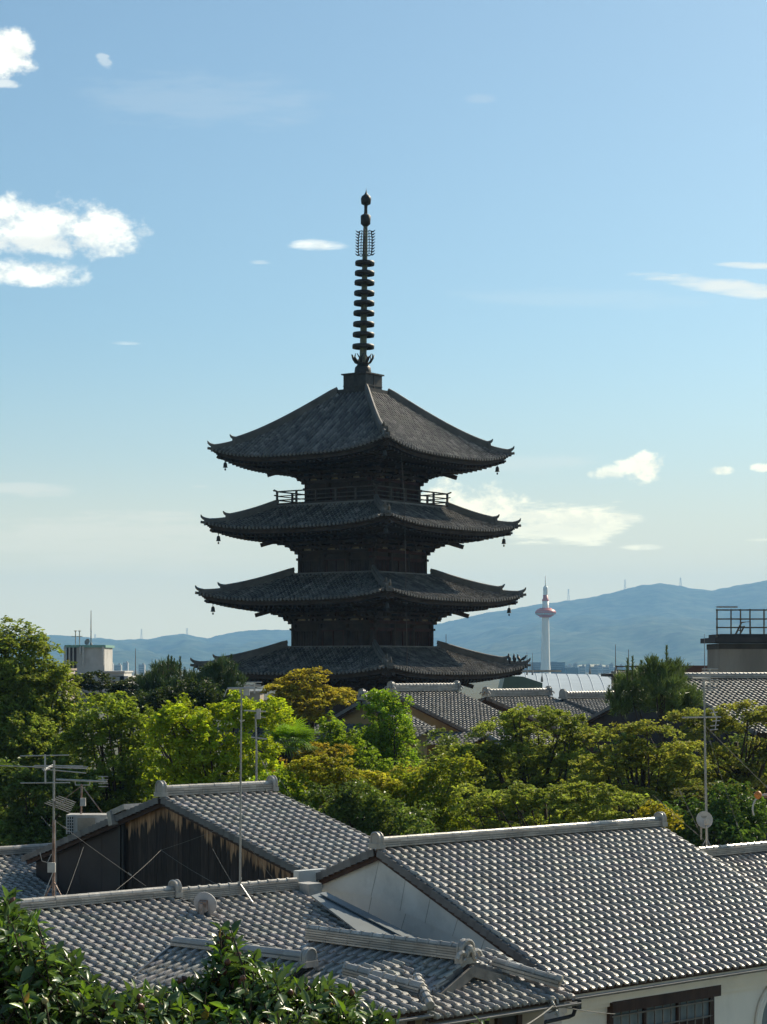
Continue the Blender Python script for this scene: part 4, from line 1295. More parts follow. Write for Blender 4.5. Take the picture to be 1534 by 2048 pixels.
g = MB(); ridge_end(g, R1 - rd * .12 - UP * .02, rd, .34, .44, .12, True); g.build('ridge_end_tile', M['ridge'], tD)
g = MB(); g.bar(R1 + rd * .10 - nl * .16, R1 + rd * .10 + vl * 1.62 - nl * .16, .07, .20, nl); g.bar(R1 + rd * .097 - nr_ * .16, R1 + rd * .097 + vr * 1.8 - nr_ * .16, .07, .20, nr_)
g.build('bargeboard', M['post'], tD)
g = MB(); verge_tiles(g, R1 - rd * .06 + vr * .15, R1 - rd * .06 + vr * 1.9, nr_, .18, .09, .2, out=rd); g.build('verge', M['verge'], tD)
g = MB(); verge_tiles(g, R1 - rd * .06 + vl * .2, R1 - rd * .06 + vl * 1.6, nl, .12, .05, .235, out=rd); g.build('verge', M['verge'], tD)
g = MB(); g.prism([R1 - rd * .5 - UP * .1, R1 - rd * .5 + vl * 1.4 - UP * .1, R1 - rd * .5 + vl * 1.4 - UP * .8, R1 - rd * .5 + vr * 1.6 - UP * .8, R1 - rd * .5 + vr * 1.6 - UP * .1], -rd * .05); g.build('gable_boards', M['wood'], tD)
# front skirt roof
u, vh, v = axes(41, .30)
Ea = P(868, 2036, 37.6); ns = np.cross(u, v); ns = ns if ns[2] > 0 else -ns
Ls = 2.3 * math.sqrt(1.09)
g = MB(); tile_field(g, Ea - v * Ls, u, v, 3.75, Ls, .25, .29, tone=(.84,.28)); g.build('skirt_roof_tiles', M['tile'], tD, True)
g = MB(); g.prism([Ea - v * Ls - ns * .05, Ea - v * Ls + u * 3.75 - ns * .05, Ea + u * 3.75 - v * .08 - ns * .05, Ea - v * .08 - ns * .05], -ns * .08); g.build('skirt_boards', M['wood'], tD)
for k in range(15):
    pass
g = MB()
for k in range(15):
    p = Ea + u * (.06 + k * .25) + ns * .03
    g.lathe([(0, .05), (.05, .045), (.062, .02), (.062, -.05)], 10, p, vh)
g.build('eave_end_tiles', M['ridge'], tD)
g = MB(); gutter(g, Ea + vh * .04 - UP * .12, Ea + vh * .04 + u * 3.8 - UP * .12, .055); g.build('gutter', M['gutter'], tD)
# right descending ridge
q0, q1 = P(985, 1936, 40.4), P(1118, 1975, 39.9)
g = MB(); ridge_cap(g, q0, q1, .22, .14, .075, 2, True, .30); g.lathe([(0, .08), (.09, .06), (.1, -.05)], 12, q1 + UP * .16, q1 - q0); g.build('descending_ridge', M['ridge'], tD)
# left lower roof with its own ridge and a stacked verge
Eb = P(861, 2016, 37.3)
g = MB(); Lq = 1.5; tile_field(g, Eb - u * 3.6 - v * Lq, u, v, 3.6, Lq, .25, .29, tone=(.84,.28)); g.build('porch_roof_tiles', M['tile'], tD, True)
g = MB(); g.prism([Eb - u * 3.6 - v * Lq - ns * .05, Eb - v * Lq - ns * .05, Eb - v * .06 - ns * .05, Eb - u * 3.6 - v * .06 - ns * .05], -ns * .08); g.build('porch_boards', M['wood'], tD)
g = MB()
for k in range(14):
    p = Eb - u * (.19 + k * .25) + ns * .03
    g.lathe([(0, .05), (.05, .045), (.062, .02), (.062, -.05)], 10, p, vh)
g.build('eave_end_tiles', M['ridge'], tD)
g = MB(); gutter(g, Eb + vh * .04 - UP * .12 - u * 3.6, Eb + vh * .04 - UP * .12, .05); g.build('gutter', M['gutter'], tD)
q0, q1 = P(690, 1952, 38.8), P(842, 1992, 37.9)
g = MB(); ridge_cap(g, q0, q1, .24, .16, .085, 3, True, .30); g.build('porch_ridge', M['ridge'], tD)
g = MB()
a0, a1 = P(834, 1968, 38.5), P(860, 2022, 37.25)
ridge_cap(g, a0, a1, .2, .10, .085, 2, True, .24); g.build('verge_stack', M['ridge'], tD)
# walls under the skirt roof
sw = Ea - vh * .62 - UP * .0
g = MB(); g.prism([V(sw[0], sw[1], 0) + u * -3.6, V(sw[0], sw[1], 0) + u * 3.5, V(sw[0], sw[1], Ea[2] + .1) + u * 3.5, V(sw[0], sw[1], Ea[2] + .1) - u * 3.6], -vh * 1.5)
g.build('wall', mat('beige_plaster', (.36, .31, .25), .9, 0, 2, .1), tD)
for s in (-.05, 1.45, 2.2, 2.75):
    g = MB(); p = sw + vh * .03 + u * s; g.bar(V(p[0], p[1], 0), V(p[0], p[1], Ea[2] + .1), .12, .12, vh); g.build('post', M['wood'], tD)
g = MB(); p = sw + vh * .02 + u * 2.47; g.bar(V(p[0], p[1], 4.0), V(p[0], p[1], 6.3), .45, .05, vh); g.build('door', M['black_metal'], tD)
g = MB(); g.bar(V(sw[0], sw[1], Ea[2] - .14) + vh * .4 - u * .05, V(sw[0], sw[1], Ea[2] - .14) + vh * .4 + u * 3.6, .1, .12); g.build('eave_beam', M['post'], tD)

# narrow roof behind it, partly behind the camellia
R2, R3 = P(350, 1898, 43.2), P(612, 1914, 40.9); R2[2] = R3[2] = (R2[2] + R3[2]) / 2
tD2 = thing('shed_roof_house', 'low outbuilding with a plain round ridge tile row rising behind the camellia leaves', 'house', (R3[0], R3[1], 0))
rd2 = nrm(R3 - R2); qd2 = V(-rd2[1], rd2[0], 0); qd2 = qd2 if qd2[1] > 0 else -qd2; L2 = np.linalg.norm(R3 - R2)
v2 = nrm(-qd2 - UP * .45); v3 = nrm(qd2 - UP * .45)
n2 = np.cross(rd2, v2); n2 = n2 if n2[2] > 0 else -n2
g = MB(); tile_field(g, R3, -rd2, v2, L2, 1.7, .27, .30, tone=(.86,.28)); g.build('roof_tiles', M['tile'], tD2, True)
g = MB(); tile_field(g, R2, rd2, v3, L2, .9, .27, .30); g.build('back_roof_tiles', M['tile'], tD2, True)
g = MB(); ridge_cap(g, R2, R3, .26, .08, .1, 1, False, .5); g.build('ridge', M['tile'], tD2)
g = MB(); ridge_end(g, R3 - UP * .1, rd2, .32, .36, .12); g.build('ridge_end_tile', M['ridge'], tD2)
g = MB(); g.bar(R2 - rd2 * .03 - n2 * .02, R2 - rd2 * .03 + v2 * 1.75 - n2 * .02, .06, .14, n2); g.build('verge', M['metal'], tD2)
g = MB(); c = (R2 + R3) / 2; b_ = c + V(0, 0, -.9)
g.box(V(c[0], c[1], (R2[2] - .8) / 2), rd2, qd2, UP, L2 - .3, 1.5, R2[2] - .8); g.build('wall', M['wood'], tD2)

# ---------------------------------------------------------------- roof edge houses left and right
G0 = P(-140, 1735, 66)
tG, hG = house('tiled_house', 'tile roofed house partly hidden behind the dark timber house at the left edge', P(-150, 1722, 63.5), 41, .28, 5.2, 5.0, wallm='dark_clad',
               ribs=False, ridge=dict(width=.30, height=.18, rad=.085, layers=3), w=.3, e=.33, ends=(False, False))
tF, hF = house('tiled_house', 'tile roofed house with a ribbed ridge behind the right end of the large silver roof', P(1395, 1716, 58.0), 41, .40, 5.5, 5.6, wallm='white_wall',
               ridge=dict(width=.30, height=.2, rad=.065, layers=4), ends=(False, True))

# ---------------------------------------------------------------- temple hall roofs in front of the pagoda
ochre = mat('ochre_plaster', (.30, .215, .10), .9, 0, 1.5, .12)
M['ochre'] = ochre
tE, hE = house('temple_hall', 'temple hall with an ochre gable and thick crested ridge in front of the pagoda', P(782, 1384, 118), 48, .37, 8.2, 5.9, wallm='ochre', tile='tile_old',
               w=.33, e=.30, ridge=dict(width=.42, height=.34, rad=.10, layers=4), ornate=True, cat='temple hall', inset=.5, eave_in=.9, tone=(.68,.6))
u, vh, v = axes(48, .37)
g = MB()   # lower pent roof under the gable
pe = hE['apex'] - UP * 2.2
tile_field(g, pe + vh * 7.4 - u * .1, -vh, nrm(-u - UP * .35), 12.0, 2.0, .33, .30, tone=(.68,.6)); g.build('pent_roof_tiles', M['tile_old'], tE, True)
g = MB(); ridge_cap(g, hE['apex'] + hE['v'] * 7.3 + hE['n'] * .05, hE['apex'] + hE['v'] * 8.8 + hE['n'] * .05 - UP * .1, .4, .25, .12, 3); g.build('corner_ridge', M['ridge'], tE)
tE2, hE2 = house('temple_porch', 'small temple porch with an ochre gable and crested ridge left of the round green tree', P(724, 1400, 113), 48, .40, 4.2, 1.6, tb=.45, runb=2.4, wallm='ochre', tile='tile_old',
                 w=.33, e=.30, ridge=dict(width=.42, height=.3, rad=.12, layers=3), ornate=True, cat='temple porch', ends=(True, False), inset=.4, eave_in=.5, tone=(.68,.6))
g = MB(); pe = hE2['apex'] - UP * 1.35
tile_field(g, pe + vh * 5.4 - u * .1, -vh, nrm(-u - UP * .35), 8.5, 1.6, .33, .30, tone=(.68,.6)); g.build('pent_roof_tiles', M['tile_old'], tE2, True)
tE3, hE3 = house('temple_hall', 'grey tiled temple hall with a long ridge between the ochre hall and the observation tower', P(972, 1394, 124), 48, .33, 10.5, 6.2, wallm='dark_clad', tile='tile_old',
                 w=.33, e=.30, ridge=dict(width=.42, height=.34, rad=.10, layers=4), ornate=True, cat='temple hall', eave_in=.9, tone=(.68,.6))
tE4, hE4 = house('temple_hall', 'grey tiled temple hall with a pale ribbed ridge just left of the right pine', P(1126, 1398, 128), 48, .30, 11.0, 8.5, wallm='dark_clad', tile='tile_old',
                 w=.33, e=.30, ridge=dict(width=.45, height=.3, rad=.12, layers=3), ornate=False, cat='temple hall', eave_in=.9, tone=(.68,.6))
tE5, hE5 = house('tiled_house', 'dark grey tile roof below the stained concrete building behind the antenna', P(1322, 1358, 112), 30, .34, 8.0, 15.5, wallm='dark_clad', tile='tile_old',
                 w=.36, e=.33, ridge=dict(width=.4, height=.2, rad=.1, layers=2), eave_in=.9, tone=(.68,.6))

# ---------------------------------------------------------------- barrel roofed hall
tH = thing('barrel_roof_hall', 'long hall with a pale blue curved metal roof in front of the white tower', 'hall', (18, 190, 0))
g = MB(); d0 = 190.0; n = 12
pale_metal = mat('pale_blue_sheet_roof', (.27, .33, .38), .62, .05, .6, .08, 0, None, .5)
xa, xb = P(1000, 1350, d0)[0], P(1226, 1350, d0)[0]
zt_, zl_ = P(0, 1345, d0)[2], P(0, 1405, d0)[2]
vs = []
for k in range(n + 1):
    f = k / n
    y = d0 + 9 - 20 * f; z = zt_ - (zt_ - zl_) * f ** 1.9
    vs += [(xa, y, z), (xb, y, z - .25)]
b = g.verts(vs); k = np.arange(n) * 2
g.quads(np.stack([k, k + 2, k + 3, k + 1], -1) + b)
for x in np.arange(xa + .4, xb, 1.0):
    f = (x - xa) / (xb - xa)
    pts = [(x + 1.0 * (1 - 2 * (kk / n)) * .5, d0 + 9 - 20 * kk / n, zt_ - (zt_ - zl_) * (kk / n) ** 1.9 + .02 - .25 * f) for kk in range(n + 1)]
    g.tube(np.array(pts), .035, 4)
g.build('curved_roof', pale_metal, tH)
g = MB(); g.abox(((xa + xb) / 2, d0 + 2, zl_ / 2), (xb - xa - .4, 14, zl_ - .2)); g.build('wall', M['concrete'], tH)
g = MB(); g.bar((xa, d0 + 9.2, zt_ + .1), (xb - 4, d0 + 9.2, zt_ + .1), .2, .2); g.build('roof_edge', M['concrete'], tH)
tK = thing('green_roof_shed', 'dull green metal gable roof tucked under the lowest pagoda eave', 'shed', (P(1040, 1360, 165)[0], 165, 0))
g = MB(); p = [P(1010, 1352, 165), P(1046, 1353, 165), P(1085, 1366, 165), P(1085, 1395, 165), P(1000, 1395, 165)]
g.prism(p, (0, 6, 0)); g.build('roof', mat('green_metal', (.10, .16, .13), .5, .1, 1, .15), tK)
g = MB(); a = P(1042, 1385, 165); g.abox((a[0], 168, a[2] / 2), (3.0, 5.5, a[2])); g.build('wall', M['dark_clad'], tK)

# ---------------------------------------------------------------- stained concrete building, right
tR = thing('concrete_building', 'stained concrete building with an overhanging roof slab and rooftop railing', 'building', (P(1480, 1330, 128)[0], 128, 0))
d0 = 128.0
def Q(px, py): return P(px, py, d0)
g = MB(); a, b = Q(1440, 1290), Q(1660, 1290); g.abox(((a[0] + b[0]) / 2, d0 + 2.5, a[2] / 2), (b[0] - a[0], 5, a[2])); g.build('wall', M['concrete'], tR)
g = MB(); a, b = Q(1428, 1275), Q(1670, 1285); g.abox(((a[0] + b[0]) / 2, d0 + 2.5, (a[2] + b[2]) / 2), (b[0] - a[0], 6, a[2] - b[2])); a, b = Q(1442, 1270), Q(1660, 1276); g.abox(((a[0] + b[0]) / 2, d0 + 2.6, (a[2] + b[2]) / 2 + .02), (b[0] - a[0], 4.6, a[2] - b[2] + .1)); g.build('roof_slab', mat('dark_slab', (.055, .045, .04), .85, 0, 1, .3), tR)
g = MB(); a, b = Q(1439, 1287), Q(1661, 1298); g.abox(((a[0] + b[0]) / 2, d0 + 2.46, (a[2] + b[2]) / 2), (b[0] - a[0] + .06, 5, a[2] - b[2])); g.build('band', mat('dark_band', (.07, .06, .05), .85, 0, 1, .3), tR)
railm = mat('brown_steel', (.13, .095, .06), .5, .4, 4, .3)
for yy in (1220, 1238, 1255):
    for dd in (0.6, 4.2):
        g = MB(); a = P(1433, yy, d0 + dd); b = P(1640, yy, d0 + dd); g.tube([a, b], .05, 6); g.tube([P(1433, yy, d0 + .6), P(1433, yy, d0 + 4.2)], .05, 6)
        g.build('handrail', railm, tR)
for px in (1434, 1462, 1481, 1500, 1528, 1560):
    for dd in (.6, 4.2):
        g = MB(); g.tube([P(px, 1218, d0 + dd), P(px, 1274, d0 + dd)], .05, 6); g.build('rail_post', railm, tR)
g = MB()
for k in (0, .6):
    g.tube([P(1466, 1279, d0 + .8 + k), P(1483, 1245, d0 + .8 + k), P(1500, 1243, d0 + .8 + k), P(1501, 1272, d0 + .8 + k)], .06, 6)
    g.tube([P(1474, 1279, d0 + .8 + k), P(1489, 1252, d0 + .8 + k)], .05, 6)
for f in np.linspace(.1, .85, 4):
    g.abox(P(1470 + 16 * f, 1279 - 30 * f, d0 + 1.1), (.3, .6, .05))
g.build('roof_steps', railm, tR)
g = MB(); a = P(1433, 1217, d0 + .6); b = P(1475, 1217, d0 + .6); g.tube([a + UP * .1, b + UP * .1], .06, 6); g.build('rail_pipe', M['white_metal'], tR)
# lower brown parapet block
tR2 = thing('parapet_building', 'low flat roofed building with a brown parapet and small roof railing behind the right pine', 'building', (P(1320, 1340, 135)[0], 135, 0))
d0 = 135.0
g = MB(); a, b = Q(1236, 1343), Q(1430, 1343); g.abox(((a[0] + b[0]) / 2, d0 + 2, a[2] / 2), (b[0] - a[0], 4, a[2])); g.build('wall', M['concrete'], tR2)
g = MB(); a, b = Q(1284, 1331), Q(1430, 1350); g.abox(((a[0] + b[0]) / 2, d0 + 1.95, (a[2] + b[2]) / 2), (b[0] - a[0], 4, a[2] - b[2])); g.build('parapet', mat('brown_parapet', (.085, .05, .042), .8, 0, 1, .2), tR2)
g = MB(); a, b = Q(1216, 1349), Q(1290, 1352); g.abox(((a[0] + b[0]) / 2, d0 + 2, (a[2] + b[2]) / 2), (b[0] - a[0], 5, a[2] - b[2] + .1)); g.build('roof_slab', M['dark_clad'], tR2)
g = MB()
for yy in (1333, 1341, 1348): g.tube([Q(1233, yy), Q(1276, yy)], .05, 6)
for px in (1233, 1254, 1275): g.tube([Q(px, 1331), Q(px, 1351)], .05, 6)
g.build('railing', railm, tR2)

# ---------------------------------------------------------------- white rooftop building, left
tW = thing('white_building', 'white plastered roof tower block with pipes and a green edge behind the left trees', 'building', (P(170, 1330, 270)[0], 270, 0))
d0 = 270.0
off_white = mat('grey_white_render', (.44, .43, .41), .85, 0, .5, .12, 0, None, .2, dirt=(.28, .27, .25), dirt_amt=.6, dirt_scale=.35)
def blk(g, x0, x1, y0, y1, dep=8.0, dz=0.0):
    a, b = P(x0, y0, d0), P(x1, y1, d0); g.abox(((a[0] + b[0]) / 2, d0 + dep / 2 - dz, (a[2] + b[2]) / 2), (b[0] - a[0], dep, a[2] - b[2]))
g = MB(); blk(g, 153, 209, 1292, 1420); g.build('wall', off_white, tW)
g = MB(); blk(g, 133, 153, 1294, 1420, 7.0); g.build('stairwell', mat('dark_recess', (.06, .05, .05), .8, 0, 1, .2), tW)
g = MB(); blk(g, 130, 212, 1290, 1295, 9.0, .4); g.build('roof_edge', mat('green_trim', (.16, .30, .25), .6, 0, 1, .1), tW)
for x0, y1 in ((160, 1308), (166, 1332), (206, 1330), (130, 1330)):
    g = MB(); a, b = P(x0, 1293, d0 - .4), P(x0, y1, d0 - .4); g.tube([a, b], .16, 8); g.build('pipe', M['white_metal'], tW)
g = MB(); blk(g, 138, 141, 1295, 1350, .3, .4); blk(g, 146, 148, 1295, 1350, .3, .4); g.build('column', M['white_metal'], tW)
tW2 = thing('white_annex', 'low white flat roofed annex stepping down right of the white roof tower block', 'building', (P(230, 1360, 262)[0], 262, 0))
d0 = 262.0
g = MB(); blk(g, 205, 248, 1344, 1420); blk(g, 225, 256, 1352, 1420, 9); g.build('wall', off_white, tW2)
g = MB(); blk(g, 206, 240, 1353, 1362, .3, .3); g.build('window', M['glass'], tW2)
g = MB(); blk(g, 203, 250, 1342, 1345, 9, .3); g.build('roof', off_white, tW2)
d0 = 250.0
tW3 = thing('grey_building', 'low grey building seen between the pine and the lime green tree left of the pagoda', 'building', (P(300, 1400, 250)[0], 250, 0))
g = MB(); blk(g, 255, 520, 1384, 1430); g.build('wall', M['concrete'], tW3)
g = MB(); blk(g, 250, 525, 1381, 1385, 9, .3); g.build('roof', M['ridge'], tW3)
tW4 = thing('white_building', 'pinkish sliver of a low building at the left foot of the white roof tower block', 'building', (P(125, 1350, 255)[0], 255, 0))
d0 = 255.0
g = MB(); blk(g, 100, 131, 1340, 1420); g.build('wall', mat('pinkish_render', (.40, .34, .33), .85, 0, .5, .12), tW4)
g = MB(); blk(g, 98, 133, 1337, 1341, 9, .3); g.build('roof', M['concrete'], tW4)

# ================================================================== antennas, dishes, small things on the roofs
def rod(g, a, b, r=.012, n=5): g.tube([a, b], r, n)
def yagi(g, c, boom, elem, L, n_, le0, le1, rb=.016, re=.009):
    """boom of length L centred on c with n_ cross elements"""
    c = np.asarray(c, float); boom, elem = nrm(boom), nrm(elem)
    rod(g, c - boom * L / 2, c + boom * L / 2, rb)
    for k in range(n_):
        f = k / (n_ - 1); p = c + boom * L * (f - .5); l = le0 + (le1 - le0) * f
        rod(g, p - elem * l / 2, p + elem * l / 2, re)
def guy(t, a, b, r=.006, sag=.02, beads=0):
    r = r * .5; a, b = np.asarray(a, float), np.asarray(b, float); g = MB()
    L = np.linalg.norm(b - a)
    pts = np.array([a + (b - a) * f - UP * sag * L * 4 * f * (1 - f) * .25 for f in np.linspace(0, 1, 9)])
    g.tube(pts, r, 4)
    for k in range(beads):
        f = .12 + .7 * k / max(1, beads - 1) if beads > 1 else .3
        p = a + (b - a) * f; g.tube([p - nrm(b - a) * .05, p + nrm(b - a) * .05], .02, 6)
    g.build('guy_wire', M['wire'], t)
RX, RY = V(1, 0, 0), V(0, 1, 0)

# 1: big mast at the left on the long low house
d = 46.4; base = P(107, 1812, d); top = P(108, 1521, d)
t = thing('tv_antenna', 'rusty tall mast with wide horizontal aerial rods standing on the long smooth ridge', 'antenna', base, 'television antennas on the roofs')
g = MB(); mid = P(107.5, 1640, d); g.tube([base, mid], .034, 8); g.build('mast', M['rust'], t)
g = MB(); g.tube([mid, top], .026, 8); g.build('upper_mast', M['metal'], t)
g = MB()
c = P(106, 1534, d)
for (x0, y0, x1, y1, dd) in ((-70, 1529, 174, 1537, 0), (68, 1531, 166, 1532, .5), (84, 1538, 172, 1546, -.4), (40, 1512, 138, 1510, -.6), (41, 1566, 140, 1565, -.6), (70, 1535, 176, 1534, .9)):
    rod(g, P(x0, y0, d + dd), P(x1, y1, d + dd), .013)
rod(g, P(90, 1509, d - .6), P(91, 1567, d - .6), .022); rod(g, P(106, 1531, d + .9), P(88, 1540, d - .7), .03)
g.build('aerial', M['white_metal'], t)
g = MB(); c = P(124, 1607, d - .1); yagi(g, c, V(.35, -.8, .25), V(.9, .3, -.38), .9, 7, .62, .42); g.box(P(120, 1608, d), V(.9, .3, -.38), V(.3, -.9, 0), UP, .22, .2, .06); g.build('small_aerial', M['metal'], t)
g = MB(); g.abox(P(103, 1735, d - .12), (.17, .09, .22)); g.build('junction_box', M['white_metal'], t)
g = MB()
for k in (-1, 1): g.tube([P(107, 1762, d), P(107 + 26 * k, 1812, d - .25 * k)], .018, 6)
g.build('stay_leg', M['rust'], t)
guy(t, P(108, 1640, d), P(292, 1772, 46.5), .009, .02, 2); guy(t, P(107, 1660, d), P(82, 1632, 50), .008, .02, 1)
g = MB(); g.tube([P(106, 1745, d - .15), P(96, 1770, d - .15), P(88, 1792, d - .2)], .01, 5); g.tube([P(111, 1640, d - .04), P(112, 1800, d - .04)], .009, 5); g.tube([P(103, 1708, d), P(95, 1725, d), P(84, 1722, d), P(80, 1705, d)], .008, 5); g.build('cable', M['white_metal'], t)
guy(t, P(167, 1694, 48), P(132, 1792, 46.6), .008, .03)

# 2: boom antenna standing on the air conditioner behind the dark house
d = 62.5; base = P(162, 1628, d); top = P(163, 1569, d)
t = thing('tv_antenna', 'short mast with a long horizontal boom standing on the air conditioner unit', 'antenna', base, 'television antennas on the roofs')
g = MB(); g.tube([base, top], .03, 8); g.build('mast', M['rust'], t)
g = MB(); rod(g, P(112, 1559, d), P(214, 1563, d), .032); rod(g, P(150, 1561, d), P(151, 1570, d), .015); rod(g, P(151, 1570, d), P(179, 1570, d), .015); rod(g, P(179, 1570, d), P(180, 1561, d), .015)
for y in (1553, 1559, 1567, 1573): rod(g, P(197, y, d), P(216, y, d), .012)
rod(g, P(203, 1552, d), P(209, 1566, d), .02); rod(g, P(209, 1559, d - .3), P(209, 1559, d + .3), .012)
g.build('aerial', M['white_metal'], t)
g = MB(); g.abox(P(166, 1604, d - .08), (.16, .12, .24)); g.build('amplifier_box', M['white_metal'], t)
g = MB(); g.tube([P(166, 1574, d), P(205, 1626, d)], .018, 5); g.tube([P(160, 1574, d), P(118, 1606, d + 1)], .01, 5); g.build('stay_rod', M['rust'], t)
t = thing('air_conditioner', 'off white outdoor air conditioner unit with a square grille behind the dark house roof', 'air conditioner', P(168, 1664, 62.5))
g = MB(); a, b = P(132, 1630, 62.2), P(214, 1668, 62.2); g.abox(((a[0] + b[0]) / 2, 62.6, (a[2] + b[2]) / 2), (b[0] - a[0], .8, a[2] - b[2])); g.build('casing', M['white_metal'], t)
g = MB(); a, b = P(134, 1632, 62.2), P(147, 1668, 62.2); g.abox(((a[0] + b[0]) / 2, 62.19, (a[2] + b[2]) / 2), (b[0] - a[0], .02, a[2] - b[2])); g.build('grille_recess', M['black_metal'], t)
g = MB()
for x in (134, 138.5, 143, 147.5): rod(g, P(x, 1632, 62.16), P(x, 1668, 62.16), .014)
for y in np.arange(1633, 1668, 6): rod(g, P(133.5, y, 62.16), P(148, y, 62.16), .014)
g.build('grille', M['white_metal'], t)
g = MB(); a, b = P(155, 1636, 62.18), P(190, 1662, 62.18); g.abox(((a[0] + b[0]) / 2, 62.18, (a[2] + b[2]) / 2), (b[0] - a[0], .03, a[2] - b[2])); g.build('side_panel', mat('beige_panel', (.30, .25, .19), .7, 0, 4, .2), t)

# 3: tall mast on the ribbed ridge, boom at the top
d = 49.0; base = P(480, 1808, d); top = P(483, 1376, d)
t = thing('tv_antenna', 'tallest slim grey mast rising from the ribbed ridge past the lime green tree', 'antenna', base, 'television antennas on the roofs')
g = MB(); g.tube([base, P(481, 1600, d), top], [.028, .024, .018], 8)
for y in (1485, 1513, 1668, 1757): g.tube([P(481, y - 2, d), P(481, y + 2, d)], .032, 8)
g.build('mast', M['metal'], t)
g = MB(); rod(g, P(455, 1377, d), P(510, 1376, d), .03); rod(g, P(454, 1378, d), P(448, 1394, d), .012)
for x0, x1, y, dd in ((493, 524, 1364.5, -.1), (488, 525, 1373, .1), (490, 523, 1377, -.1), (486, 520, 1382, .1), (490, 522, 1370, .3)): rod(g, P(x0, y, d + dd), P(x1, y, d + dd), .014)
rod(g, P(509, 1364, d), P(509, 1387, d), .022); rod(g, P(480, 1376, d), P(481, 1386, d), .03); g.abox(P(493, 1385, d), (.14, .1, .14))
g.build('aerial', M['white_metal'], t)
g = MB()
for k, dx in ((-1, -22), (1, 26)): g.tube([P(480, 1768, d), P(480 + dx, 1806, d - .3 * k)], .022, 6)
g.build('stay_leg', M['metal'], t)
guy(t, P(483, 1500, d), P(640, 1760, 52.5), .008, .02, 1); guy(t, P(481, 1670, d), P(560, 1775, 50.8), .007, .02); guy(t, P(480, 1640, d), P(322, 1700, 55), .007, .02); guy(t, P(322, 1700, 55), P(440, 1772, 48), .008, .02); guy(t, P(322, 1700, 55), P(232, 1780, 48), .007, .02); guy(t, P(425, 1697, 53), P(468, 1772, 49), .007, .02)

# 4: slim mast on the far end of the dark house ridge
d = 61.2; base = P(513, 1578, d); top = P(511, 1428, d)
t = thing('tv_antenna', 'pale slim mast with two crossbars at the far end of the dark house ridge', 'antenna', base, 'television antennas on the roofs')
g = MB(); g.tube([base, P(513, 1500, d), top], [.035, .03, .022], 8); g.build('mast', M['metal'], t)
g = MB(); rod(g, P(488, 1421, d), P(532, 1423, d), .022); g.abox(P(517, 1428, d), (.12, .12, .3)); rod(g, P(515, 1433, d), P(532, 1435, d), .012); g.build('aerial', M['white_metal'], t)
g = MB(); rod(g, P(502, 1474, d), P(534, 1478, d), .02); g.build('crossbar', M['white_metal'], t)
guy(t, P(514, 1500, d), P(556, 1590, d + .5), .009, .02, 1); guy(t, P(557, 1555, 63), P(590, 1602, 63), .009, .02)

# 5: right-hand mast with a dish and two aerials
d = 58.6; base = P(1414, 1706, d); top = P(1408, 1362, d)
t = thing('tv_antenna', 'tall pale mast on the ribbed ridge at the right carrying a white dish low down', 'antenna', base, 'television antennas on the roofs')
g = MB(); g.tube([base, P(1411, 1560, d), top], [.04, .034, .022], 8); g.build('mast', M['metal'], t)
g = MB(); c = P(1420, 1362, d)
for k, y in enumerate((1338, 1343, 1349, 1355, 1360, 1365, 1370, 1376, 1381)):
    w = 16 if k < 8 else 10
    rod(g, P(1420 - w, y, d + .3), P(1420 + w, y, d + .3), .017)
rod(g, P(1419.5, 1336, d + .3), P(1420.5, 1383, d + .3), .02); rod(g, P(1420, 1356, d + .3), P(1385, 1356, d - .8), .012); rod(g, P(1408, 1365, d), P(1420, 1365, d + .3), .02)
for y in (1352, 1357): rod(g, P(1384, y, d), P(1420, y, d), .017)
g.build('upper_aerial', M['white_metal'], t)
g = MB(); rod(g, P(1364, 1435, d), P(1442, 1434, d), .024)
for x0, y0, x1, y1 in ((1417, 1418, 1433, 1416), (1420, 1426, 1436, 1424), (1424, 1442, 1440, 1441), (1421, 1452, 1438, 1450), (1420, 1460, 1436, 1458)): rod(g, P(x0, y0, d), P(x1, y1, d), .016)
rod(g, P(1425, 1416, d), P(1433, 1438, d), .02); rod(g, P(1433, 1438, d), P(1430, 1460, d), .014)
g.build('lower_aerial', M['white_metal'], t)
g = MB()
for dx in (-12, 12): g.tube([P(1413, 1676, d), P(1413 + dx, 1700, d)], .02, 6)
g.build('stay_leg', M['metal'], t)
guy(t, P(1411, 1452, d), P(1560, 1600, d), .011, .02, 3); guy(t, P(1412, 1458, d), P(1488, 1690, d + .5), .010, .03, 2); guy(t, P(1356, 1575, d), P(1402, 1668, d), .010, .02, 2); guy(t, P(1306, 1590, d), P(1408, 1680, d), .009, .03, 2); guy(t, P(1306, 1590, d), P(1245, 1640, d + 2), .006, .02)

